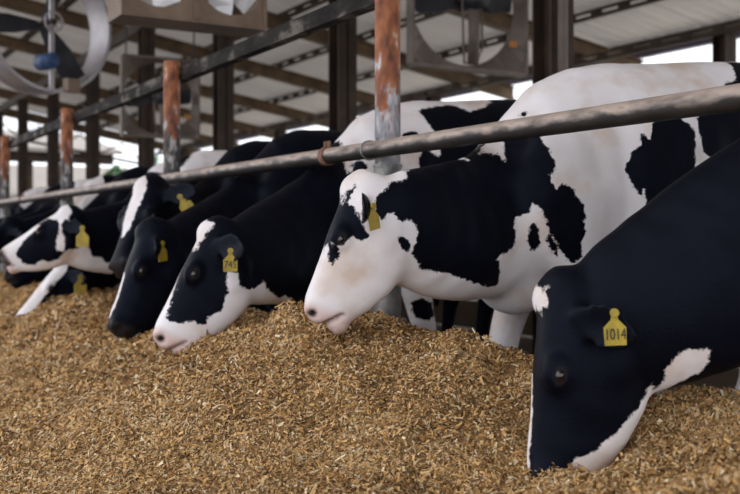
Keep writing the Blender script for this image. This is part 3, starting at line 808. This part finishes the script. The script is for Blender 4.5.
    NN = 15
    for i in range(NN):
        t = i / (NN - 1)
        p = nb * (1 - t) ** 3 + B1 * (3 * t * (1 - t) ** 2) + B2 * (3 * t * t * (1 - t)) + ne * t ** 3
        tg = (B1 - nb) * (3 * (1 - t) ** 2) + (B2 - B1) * (6 * t * (1 - t)) + (ne - B2) * (3 * t * t)
        tg.normalize()
        w = (Y * (1 - t) + l * t); w = (w - tg * w.dot(tg)).normalized()
        u = tg.cross(w); u = u if u.dot(Z + d * t) > 0 else -u
        hh = float(np.interp(t, [0, 0.3, 0.6, 0.85, 1], [0.33, 0.265, 0.235, 0.185, 0.115])) * S * neck_fat
        hw_ = float(np.interp(t, [0, 0.3, 0.6, 0.85, 1], [0.17, 0.125, 0.098, 0.088, 0.075])) * S
        hwb = float(np.interp(t, [0, 0.3, 0.6, 0.85, 1], [0.20, 0.15, 0.115, 0.095, 0.075])) * S
        rings.append(superring(p, u, w, hh, hh, hw_, hwb, 2.1, 30))
    m.loft(rings)
    # fuse everything into one continuous skin
    tmp = bpy.data.meshes.new('tmp'); tmp.from_pydata(m.v, [], m.f); tmp.update()
    bm = bmesh.new(); bm.from_mesh(tmp); bmesh.ops.recalc_face_normals(bm, faces=bm.faces); bm.to_mesh(tmp); bm.free()
    ob = bpy.data.objects.new('tmp', tmp); C.objects.link(ob)
    md = ob.modifiers.new('r', 'REMESH'); md.mode = 'VOXEL'; md.voxel_size = voxel
    dg = bpy.context.evaluated_depsgraph_get()
    me = bpy.data.meshes.new_from_object(ob.evaluated_get(dg))
    bpy.data.objects.remove(ob); bpy.data.meshes.remove(tmp)
    me.name = 'cow'
    n = len(me.vertices)
    co = np.empty(n * 3); me.vertices.foreach_get('co', co); co = co.reshape(-1, 3)
    ed_ = np.empty(len(me.edges) * 2, np.int32); me.edges.foreach_get('vertices', ed_); ed_ = ed_.reshape(-1, 2)
    def hc(co):
        r = co - np.array(Pl); return (r @ np.array(a)) / hs, (r @ np.array(d)) / hs, (r @ np.array(l)) / hs
    t_, d_, l_ = hc(co)
    inhead = sstep(0.10, 0.02, np.maximum(np.maximum(-0.02 - t_, np.abs(l_) - 0.30), np.maximum(-d_ - 0.26, 0)))
    co = smooth_np(co, ed_, int(4 * 0.011 / voxel + 1), 0.5)
    co = smooth_np(co, ed_, int(26 * (0.011 / voxel) ** 1.5), 0.5, (1 - inhead)[:, None])
    t_, d_, l_ = hc(co)
    # sculpting: nostrils, mouth line, eye sockets, soft folds on the neck
    lat = np.array(l); dor = np.array(d); axi = np.array(a)
    dark = np.zeros(n); skin = np.zeros(n)
    for s in (-1, 1):
        r = np.sqrt(((t_ - 0.495) / 0.016) ** 2 + ((d_ + 0.048) / 0.020) ** 2 + ((l_ - s * 0.050) / 0.026) ** 2)
        k = np.exp(-r * r)
        co += (-axi * 0.6 - lat * (s * 0.8))[None] * (k * 0.020 * hs)[:, None]
        dark = np.maximum(dark, sstep(1.25, 0.7, r))
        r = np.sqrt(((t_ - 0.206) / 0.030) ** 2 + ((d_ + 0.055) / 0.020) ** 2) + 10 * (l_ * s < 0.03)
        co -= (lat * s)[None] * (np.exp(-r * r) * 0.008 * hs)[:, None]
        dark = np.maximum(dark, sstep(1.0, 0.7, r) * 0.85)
    # mouth: slit running from the front of the muzzle back towards the chin
    A0 = np.array([0.535, -0.088]); A1 = np.array([0.455, -0.158 * deep]); td = np.stack([t_, d_], -1)
    ab = A1 - A0; q = np.clip(((td - A0) @ ab) / (ab @ ab), 0, 1)
    dist = np.linalg.norm(td - A0 - q[:, None] * ab, axis=1)
    k = np.exp(-(dist / 0.0085) ** 2) * sstep(1.0, 0.8, q) * (np.abs(l_) < 0.12)
    side = np.clip(l_ / 0.04, -1, 1)
    co -= (side[:, None] * lat[None] * 0.7 + axi[None] * 0.7) * (k * 0.016 * mouth * hs)[:, None]
    dark = np.maximum(dark, np.exp(-(dist / 0.0045) ** 2) * sstep(1.0, 0.7, q) * 0.7)
    # neck folds
    rn = np.sqrt(np.maximum(0, (t_ - 0.06) ** 2 + (d_ + 0.2) ** 2))
    fold = np.sin(rn * 70 + 3 * vnoise(co[:, 0] * 6, co[:, 2] * 6)) * sstep(0.16, 0.24, rn) * sstep(0.62, 0.38, rn) * (co[:, 0] > 0.1)
    ax_n = np.array([0, 1.0, 0])
    co += ax_n[None] * (np.sign(co[:, 1]) * fold * 0.0012)[:, None]
    # slack ribs and shoulder hollows
    rib = np.sin(co[:, 0] * 46) * sstep(-0.75, -0.55, co[:, 0]) * sstep(-0.02, -0.2, co[:, 0]) * sstep(0.75, 0.95, co[:, 2]) * sstep(1.35, 1.2, co[:, 2])
    co += ax_n[None] * (np.sign(co[:, 1]) * rib * 0.0035)[:, None]
    hol = np.exp(-(((co[:, 0] - 0.02) / 0.05) ** 2)) * sstep(0.8, 1.0, co[:, 2]) * sstep(1.4, 1.25, co[:, 2])
    co -= ax_n[None] * (np.sign(co[:, 1]) * hol * 0.018)[:, None]
    me.vertices.foreach_set('co', co.ravel()); me.update()
    # loose hide: gentle uneven swells that catch the light
    nv = np.empty(n * 3); me.vertices.foreach_get('normal', nv); nv = nv.reshape(-1, 3)
    sw = vnoise(co[:, 0] * 9 + 3, co[:, 2] * 7 + co[:, 1] * 3) * 0.6 + vnoise(co[:, 0] * 22, co[:, 2] * 16 + 11 + co[:, 1] * 5) * 0.3
    co = co + nv * (sw * 0.0055 * (1 - 0.6 * inhead))[:, None]
    me.vertices.foreach_set('co', co.ravel()); me.update()
    # coat
    P2 = np.stack([co[:, 0], co[:, 2]], -1)
    sign = 1.0 if base == 'white' else -1.0
    f = np.full(n, -0.2 if base == 'white' else 0.2)
    for pt in patches:
        kind, poly = pt[0], pt[1]
        sd = poly_sd(P2, poly)
        if len(pt) > 2:       # patch confined to one side, or to the middle of the face
            side = pt[2]
            if side == 'L': sd = np.minimum(sd, co[:, 1] + 0.02)
            elif side == 'R': sd = np.minimum(sd, -co[:, 1] + 0.02)
            else: sd = np.minimum(sd, side - np.abs(l_))
        f = np.maximum(f, sd) if kind == 'black' else np.minimum(f, -sd)
    if blaze:
        # white streak down the middle of the face: list of (t, half width)
        bw = np.interp(t_, [q[0] for q in blaze], [q[1] for q in blaze], left=-0.05, right=blaze[-1][1])
        sd = np.minimum(bw - np.abs(l_ - 0.0), d_ + 0.10)
        f = np.minimum(f, -sd)
    f = np.maximum(f, np.where((t_ < 0.2) & (t_ > -0.2) & (d_ > -0.3) & (np.abs(l_) < 0.4), np.abs(l_) - 0.135, -1.0))   # black ears
    low = sstep(0.09 * S, 0.06 * S, co[:, 2])
    dark = np.maximum(dark, low)
    if nose == 'pink':
        skin = sstep(0.44, 0.49, t_) * (np.abs(l_) < 0.12)
    elif nose == 'black':
        dark = np.maximum(dark, sstep(0.455, 0.475, t_) * (d_ > -0.13) * 0.9)
        skin = sstep(0.44, 0.49, t_)
    for nm, arr in (('coat', f), ('skin', skin), ('dark', dark)):
        at = me.attributes.new(nm, 'FLOAT', 'POINT'); at.data.foreach_set('value', np.ascontiguousarray(arr, dtype=np.float32))
    ob = link('cow', me, M['coat'], None, True)
    ob.location = pos; ob.rotation_euler = (0, 0, ob_rot)
    tag(ob, label, 'cow', 'black and white dairy cows feeding at the rail')
    # eyes
    for s in (1, -1):
        e = MB(); ellipsoid(e, (0, 0, 0), (a, l, d), (0.020 * hs, 0.017 * hs, 0.015 * hs), 12)
        o = e.build('eye', M['eye'], ob, True); o.location = H(0.206, -0.055, s * 0.1035); o['label'] = 'glossy dark eye'
    # ear tag
    if tagged:
        eb, ed, up, nn = earinfo[0]
        nrm = Vector(tag_n) if tag_n else lat_w
        nrm = (Minv.to_3x3() @ nrm).normalized()
        vx = Z.cross(nrm).normalized(); vz = nrm.cross(vx).normalized()
        q, off, tilt, sc = tagged            # distance along the ear, sideways shift on the ear, tilt, size
        c = eb + ed * (q * hs) + up * (off * hs) + nrm * 0.034
        ct, st = math.cos(tilt), math.sin(tilt)
        ax_, az_ = vx * ct + vz * st, vz * ct - vx * st
        rt = empty('ear_tag', c); rt.parent = ob; rt['label'] = 'yellow numbered ear tag'
        def pr(name, poly, th, mat, off_n=0.0, par=rt):
            k = len(poly)
            vv = [ax_ * (x * sc) + az_ * (z * sc) + nrm * (off_n - th / 2) for (x, z) in poly] + [ax_ * (x * sc) + az_ * (z * sc) + nrm * (off_n + th / 2) for (x, z) in poly]
            ff = [tuple(range(k))[::-1], tuple(range(k, 2 * k))] + [(i, (i + 1) % k, k + (i + 1) % k, k + i) for i in range(k)]
            return MB().add(vv, ff).build(name, mat, par)
        pr('plate', [(-0.028, -0.075), (0.028, -0.075), (0.029, -0.028), (0.010, -0.008), (0.006, 0.012), (-0.006, 0.012), (-0.010, -0.008), (-0.029, -0.028)], 0.0035, M['tag'])
        pr('stud', [(0.012 * math.cos(2 * PI * i / 14), 0.010 + 0.012 * math.sin(2 * PI * i / 14)) for i in range(14)], 0.007, M['tag'], 0.005)
        if number:
            fc = bpy.data.curves.new('num', 'FONT'); fc.body = number; fc.size = 0.036 * sc; fc.align_x = 'CENTER'; fc.align_y = 'CENTER'; fc.extrude = 0.0006; fc.space_character = 0.95
            fo = bpy.data.objects.new('num', fc); C.objects.link(fo)
            nm = bpy.data.meshes.new_from_object(fo.evaluated_get(bpy.context.evaluated_depsgraph_get()))
            bpy.data.objects.remove(fo); bpy.data.curves.remove(fc)
            nm.name = 'tag_number'
            R = Matrix((ax_, az_, nrm)).transposed()
            kx = min(1.0, 0.050 * sc / max(1e-4, max(v.co.x for v in nm.vertices) - min(v.co.x for v in nm.vertices)))
            for vv in nm.vertices:
                vv.co = R @ Vector((vv.co.x * kx, vv.co.y * 1.15 - 0.047 * sc, vv.co.z + 0.0030))
            nm.materials.clear()
            link('tag_number', nm, M['ink'], rt)
    COW_DATA[key] = ob
    return ob

COAT = {
    'B': [
        ('black', [(1.144, 0.963),(1.119, 0.97),(1.105, 1.004),(1.084, 1.03),(1.078, 1.023),(1.103, 0.99),(1.11, 0.963),(1.094, 0.953),(1.087, 0.93),(1.076, 0.893),(1.054, 0.863),(1.063, 0.847),(1.092, 0.844),(1.106, 0.86),(1.131, 0.84),(1.153, 0.827),(1.148, 0.791),(1.162, 0.764),(1.172, 0.777),(1.169, 0.827),(1.184, 0.853),(1.191, 0.893),(1.159, 0.907),(1.159, 0.95)]),
        ('black', [(0.961, 1.042),(0.977, 1.027),(1.0, 1.003),(1.018, 0.993),(1.035, 0.973),(1.031, 0.939),(1.017, 0.916),(1.005, 0.916),(0.992, 0.936),(0.975, 0.94),(0.967, 0.92),(0.946, 0.907),(0.923, 0.917),(0.889, 0.897),(0.889, 0.853),(0.905, 0.803),(0.886, 0.783),(0.866, 0.752),(0.818, 0.741),(0.749, 0.729),(0.678, 0.707),(0.62, 0.691),(0.558, 0.678),(0.525, 0.68),(0.521, 0.72),(0.536, 0.771),(0.546, 0.778),(0.529, 0.796),(0.502, 0.802),(0.469, 0.824),(0.461, 0.859),(0.471, 0.888),(0.461, 0.927),(0.442, 0.931),(0.432, 0.934),(0.413, 0.938),(0.411, 0.967),(0.404, 0.977),(0.377, 0.945),(0.361, 0.902),(0.351, 0.87),(0.331, 0.848),(0.307, 0.809),(0.276, 0.776),(0.252, 0.762),(0.244, 0.773),(0.229, 0.784),(0.24, 0.809),(0.24, 0.838),(0.23, 0.859),(0.236, 0.913),(0.228, 0.931),(0.24, 0.978),(0.256, 0.992),(0.274, 1.024),(0.308, 1.045),(0.322, 1.045),(0.34, 1.023),(0.349, 1.048),(0.362, 1.08),(0.345, 1.084),(0.339, 1.124),(0.352, 1.163),(0.37, 1.192),(0.372, 1.219),(0.354, 1.252),(0.385, 1.247),(0.426, 1.241),(0.445, 1.209),(0.457, 1.147),(0.466, 1.128),(0.48, 1.162),(0.502, 1.155),(0.515, 1.167),(0.538, 1.159),(0.495, 1.196),(0.517, 1.207),(0.604, 1.174),(0.587, 1.134),(0.606, 1.134),(0.64, 1.151),(0.66, 1.143),(0.693, 1.138),(0.757, 1.113),(0.769, 1.134),(0.83, 1.106),(0.89, 1.079),(0.907, 1.049)]),
        ('black', [(0.965, 0.86),(0.94, 0.86),(0.92, 0.843),(0.911, 0.817),(0.926, 0.807),(0.951, 0.82),(0.968, 0.844)]),
        ('black', [(0.413, 0.906),(0.397, 0.906),(0.382, 0.881),(0.373, 0.827),(0.381, 0.805),(0.401, 0.812),(0.417, 0.845),(0.413, 0.866)]),
        ('black', [(0.359, 0.863),(0.348, 0.866),(0.318, 0.82),(0.306, 0.783),(0.324, 0.798),(0.352, 0.841)]),
        ('black', [(0.029, 1.103),(-0.014, 1.171),(-0.042, 1.202),(-0.052, 1.24),(-0.083, 1.225),(-0.104, 1.28),(-0.135, 1.3),(-0.221, 1.311),(-0.263, 1.284),(-0.275, 1.246),(-0.25, 1.141),(-0.234, 1.095),(-0.191, 1.058),(-0.144, 1.021),(-0.097, 0.984),(-0.056, 0.948),(-0.038, 0.984),(-0.035, 1.029),(-0.02, 1.01),(0.002, 1.048)]),
        ('black', [(-0.312, 1.322),(-0.296, 1.286),(-0.298, 1.239),(-0.305, 1.177),(-0.322, 1.159),(-0.398, 1.156),(-0.482, 1.155),(-0.58, 1.155),(-0.587, 1.211),(-0.594, 1.268),(-0.609, 1.326),(-0.631, 1.386),(-0.654, 1.447),(-0.703, 1.514),(-0.703, 1.572),(-0.634, 1.583),(-0.606, 1.54),(-0.563, 1.481),(-0.502, 1.46),(-0.438, 1.401),(-0.384, 1.345)]),
        ('black', [(0.361, 1.319),(0.344, 1.321),(0.351, 1.3),(0.367, 1.302)]),
    ],
    'A': [
        ('white', [(1.242, 0.741),(1.221, 0.733),(1.169, 0.737),(1.184, 0.69),(1.211, 0.637),(1.254, 0.628),(1.25, 0.666),(1.246, 0.703)], 0.06),
        ('white', [(0.954, 0.504),(0.975, 0.465),(1.012, 0.418),(1.053, 0.38),(1.093, 0.351),(1.125, 0.336),(1.156, 0.32),(1.119, 0.286),(1.079, 0.249),(1.033, 0.254),(0.988, 0.259),(0.942, 0.264),(0.93, 0.298),(0.935, 0.338),(0.923, 0.371),(0.911, 0.405),(0.898, 0.438),(0.926, 0.471)]),
        ('white', [(0.927, 0.506),(0.933, 0.546),(0.919, 0.571),(0.893, 0.591),(0.877, 0.591),(0.862, 0.591),(0.845, 0.598),(0.836, 0.586),(0.842, 0.54),(0.9, 0.499),(0.914, 0.469),(0.963, 0.455)]),
    ],
    'C': [
        ('white', [(1.443, 0.395),(1.418, 0.475),(1.368, 0.575),(1.338, 0.629),(1.309, 0.684),(1.291, 0.671),(1.309, 0.618),(1.345, 0.527),(1.335, 0.508),(1.284, 0.503),(1.24, 0.51),(1.232, 0.494),(1.195, 0.496),(1.188, 0.529),(1.131, 0.548),(1.12, 0.598),(1.109, 0.622),(1.117, 0.676),(1.107, 0.709),(1.072, 0.709),(1.066, 0.659),(1.014, 0.628),(0.961, 0.646),(0.942, 0.667),(0.913, 0.632),(0.872, 0.604),(0.838, 0.584),(0.817, 0.601),(0.769, 0.581),(0.874, 0.515),(0.937, 0.482),(0.999, 0.449),(1.06, 0.416),(1.127, 0.388),(1.193, 0.361),(1.28, 0.352),(1.36, 0.341)]),
        ('white', [(1.24, 0.891),(1.21, 0.936),(1.157, 0.945),(1.135, 0.908),(1.156, 0.878),(1.181, 0.849),(1.211, 0.804),(1.246, 0.779),(1.298, 0.739),(1.319, 0.698),(1.349, 0.637),(1.37, 0.679),(1.337, 0.731),(1.305, 0.784),(1.273, 0.837)], 0.075),
        ('white', [(0.361, 1.395),(0.328, 1.431),(0.194, 1.482),(0.162, 1.496),(0.085, 1.52),(0.01, 1.535),(-0.008, 1.477),(-0.019, 1.435),(-0.044, 1.373),(-0.065, 1.313),(-0.05, 1.233),(-0.018, 1.263),(0.015, 1.282),(0.06, 1.221),(0.055, 1.182),(0.119, 1.127),(0.189, 1.072),(0.272, 1.071),(0.345, 1.069),(0.412, 1.117),(0.411, 1.176),(0.4, 1.266),(0.383, 1.302)]),
        ('white', [(0.036, 1.579),(-0.057, 1.592),(-0.151, 1.605),(-0.246, 1.618),(-0.344, 1.632),(-0.443, 1.646),(-0.506, 1.65),(-0.608, 1.665),(-0.712, 1.679),(-0.712, 1.584),(-0.625, 1.578),(-0.547, 1.578),(-0.469, 1.562),(-0.462, 1.541),(-0.425, 1.533),(-0.395, 1.513),(-0.317, 1.492),(-0.287, 1.479),(-0.259, 1.495),(-0.228, 1.517),(-0.142, 1.506),(-0.055, 1.49),(0.005, 1.471),(0.036, 1.505)]),
        ('black', [(0.391, 1.199),(0.374, 1.21),(0.349, 1.191),(0.358, 1.153),(0.4, 1.116),(0.413, 1.136)]),
        ('black', [(0.122, 1.333),(0.108, 1.353),(0.053, 1.365),(0.029, 1.351),(0.055, 1.33)]),
        ('white', [(0.135, 0.62),(0.082, 0.617),(-0.014, 0.609),(-0.111, 0.602),(-0.094, 0.524),(-0.107, 0.442),(-0.109, 0.369),(-0.11, 0.295),(-0.112, 0.221),(-0.1, 0.151),(-0.099, 0.078),(-0.1, 0.004),(-0.102, -0.069),(-0.103, -0.143),(-0.004, -0.132),(0.094, -0.122),(0.19, -0.112),(0.187, -0.046),(0.184, 0.021),(0.155, 0.079),(0.153, 0.147),(0.15, 0.214),(0.147, 0.282),(0.145, 0.349),(0.142, 0.417),(0.14, 0.484),(0.137, 0.552)]),
        ('black', [(0.096, 0.534),(0.06, 0.558),(-0.018, 0.531),(-0.036, 0.471),(0.009, 0.445),(0.068, 0.46)]),
    ],
    'D': [
        ('white', [(0.344, 1.373),(0.308, 1.409),(0.271, 1.439),(0.284, 1.382),(0.308, 1.392)]),
        ('white', [(0.238, 1.494),(0.139, 1.516),(0.033, 1.536),(-0.075, 1.557),(-0.075, 1.499),(0.033, 1.482),(0.139, 1.465),(0.232, 1.444)]),
    ],
    'F': [
        ('white', [(1.656, 0.703),(1.609, 0.826),(1.538, 0.864),(1.463, 0.914),(1.387, 0.965),(1.295, 1.055),(1.232, 1.107),(1.119, 1.097),(1.093, 1.006),(1.126, 0.954),(1.109, 0.857),(1.055, 0.785),(0.991, 0.785),(0.953, 0.712),(0.906, 0.718),(0.862, 0.671),(0.799, 0.67),(0.799, 0.523),(0.921, 0.526),(1.041, 0.529),(1.159, 0.532),(1.285, 0.552),(1.408, 0.571),(1.505, 0.573),(1.601, 0.575)]),
        ('black', [(1.415, 0.741),(1.38, 0.805),(1.279, 0.928),(1.235, 0.961),(1.178, 0.955),(1.172, 0.89),(1.191, 0.824),(1.191, 0.759),(1.146, 0.752),(1.14, 0.824),(1.167, 0.922),(1.148, 0.961),(1.122, 0.955),(1.109, 0.903),(1.071, 0.837),(1.045, 0.772),(1.096, 0.766),(1.141, 0.747),(1.173, 0.695),(1.224, 0.682),(1.271, 0.695),(1.298, 0.663),(1.367, 0.67),(1.403, 0.709)]),
        ('white', [(0.352, 1.285),(0.238, 1.387),(0.111, 1.52),(-0.019, 1.556),(-0.127, 1.467),(-0.05, 1.385),(0.035, 1.303),(0.153, 1.295),(0.263, 1.288)]),
    ],
    'G': [
        ('white', [(1.477, 0.238),(1.433, 0.351),(1.383, 0.462),(1.338, 0.577),(1.203, 0.666),(1.106, 0.657),(1.009, 0.649),(1.031, 0.593),(1.105, 0.518),(1.172, 0.442),(1.254, 0.319),(1.278, 0.159),(1.378, 0.154),(1.477, 0.148)], 0.14),
        ('white', [(0.299, 1.348),(0.267, 1.459),(0.212, 1.513),(0.107, 1.479),(0.155, 1.321)]),
    ],
    'I': [
        ('white', [(0.12, 1.0),(0.15, 1.7),(0.42, 1.7),(0.42, 1.0)]),
    ],
    'J': [
        ('white', [(-1.4, 0.85),(-1.4, 1.7),(0.05, 1.7),(0.22, 1.3),(0.1, 1.05),(-0.3, 0.9),(-0.8, 1.0)]),
    ],
    'K': [
        ('white', [(-1.4, 0.8),(-1.4, 1.7),(-0.7, 1.7),(-0.5, 1.2),(-0.7, 0.9)]),
    ],
    'L': [
        ('white', [(-1.4, 0.7),(-1.4, 1.7),(0.2, 1.7),(0.35, 1.2),(0.1, 0.9)]),
    ],
}

def coat(k): return COAT.get(k, ())

make_cow('A', 'nearest black cow at the right with its muzzle buried in the silage', (2.70, 1.40, 0), -14,
         (1.6356, 1.9649, 0.7087), (1.5605, 1.9391, 0.2329), -5, S=1.05, voxel=0.0095, base='black', patches=coat('A'),
         tagged=(0.12, 0.035, 0.05, 0.88), number='1014', nose='black', neck_bow=0.15, neck_fat=1.0, ear=(0.70, -0.65, 0.25), blaze=[(0.2, 0.012), (0.3, 0.022), (0.52, 0.03)])
make_cow('B', 'mostly white cow with black neck patches, head raised in front of the rusty post', (2.72, 2.98, 0), -5,
         (1.6330, 2.9833, 1.0264), (1.4654, 3.0110, 0.5928), 0, S=1.06, voxel=0.0095, base='white', patches=coat('B'),
         tagged=(0.12, 0.0, 0.2, 0.9), number=None, ear=(0.95, -0.1, 0.35), nose='pink', neck_bow=-0.05, deep=1.06, mouth=1.7, croup=0.075, brisket=0.055, legs={'fl': 0.04, 'fr': 0.16}, tag_n=(0.35, -0.94, 0))
make_cow('C', 'black cow with white muzzle and lower jaw reaching down left of the rusty post', (2.67, 4.27, 0), 0,
         (1.5153, 4.0336, 0.8828), (1.2631, 4.0063, 0.4272), 6, S=1.06, voxel=0.0095, base='black', patches=coat('C'),
         tagged=(0.11, -0.02, 0.0, 1.0), number='745', nose='pink', blaze=[(0.0, 0.03), (0.15, 0.02), (0.22, 0.024), (0.3, 0.04), (0.4, 0.05)], legs={'fl': -0.26, 'fr': -0.1}, croup=0.07)
make_cow('D', 'black cow with thin white nose streak, head down between its neighbours', (2.64, 5.2, 0), -2,
         (1.4799, 4.8052, 0.8847), (1.2866, 4.7438, 0.3997), 22, S=1.04, voxel=0.0125, base='black', patches=coat('D'),
         tagged=(0.09, 0.0, 0.1, 1.0), tag_n=(0.45, -0.9, 0), ear=(0.9, 0.15, 0.40), nose='black', blaze=[(0.2, -0.02), (0.23, 0.02), (0.40, 0.03), (0.45, 0.01), (0.47, -0.03)])
make_cow('E', 'black cow with broad white blaze looking over the lowered black head', (2.68, 5.97, 0), 4,
         (1.6810, 5.4399, 1.1420), (1.4445, 5.1724, 0.6880), 46, S=1.04, voxel=0.0135, base='black', patches=coat('E'), ear=(0.95, -0.2, 0.1), tag_n=(-0.3, -0.95, 0),
         tagged=(0.11, -0.03, 0.6, 1.3), nose='black', blaze=[(-0.05, 0.02), (0.0, 0.05), (0.1, 0.05), (0.25, 0.035), (0.33, 0.01), (0.37, -0.03)])
make_cow('F', 'cow with white face and black eye patch, muzzle level at the left edge', (2.67, 6.85, 0), 0,
         (1.5474, 6.6727, 1.0272), (1.1531, 6.8433, 0.7465), 4, S=1.04, voxel=0.0135, base='black', patches=coat('F'), ear=(0.6, -0.75, -0.6),
         tagged=(0.19, 0.0, 0.0, 1.4), nose='black')
make_cow('G', 'black cow with white blaze, head low under its white-faced neighbour', (2.72, 7.65, 0), 0,
         (1.6760, 7.3493, 0.6612), (1.3171, 7.2683, 0.2515), 20, S=1.03, voxel=0.015, base='black', patches=coat('G'), neck_bow=0.10, neck_fat=0.84,
         tagged=(0.13, 0.0, 0.0, 1.5), nose='black')
make_cow('H', 'black cow with dark muzzle showing under the white-faced cow at the left edge', (2.72, 8.55, 0), 0,
         (1.7376, 8.2381, 0.8540), (1.3926, 8.0912, 0.5466), 10, S=1.03, voxel=0.017, base='black', patches=coat('H'), nose='black')
far = (('I', 9.75, 'black', 'black cow with white shoulder strip just right of the third rusty post'), ('J', 10.65, 'black', 'white back of the cow behind the third rusty post'),
       ('K', 11.5, 'black', 'black back of the cow just left of the third rusty post'), ('L', 12.75, 'black', 'farthest white cow back at the left edge'))
for (k, u, bs, lab) in far:
    make_cow(k, lab, (2.75, u, 0), 0, (1.72, u - 0.1, 1.0), (1.32, u - 0.15, 0.68), 28, S=1.02, voxel=0.02, base=bs, patches=coat(k), nose='black')
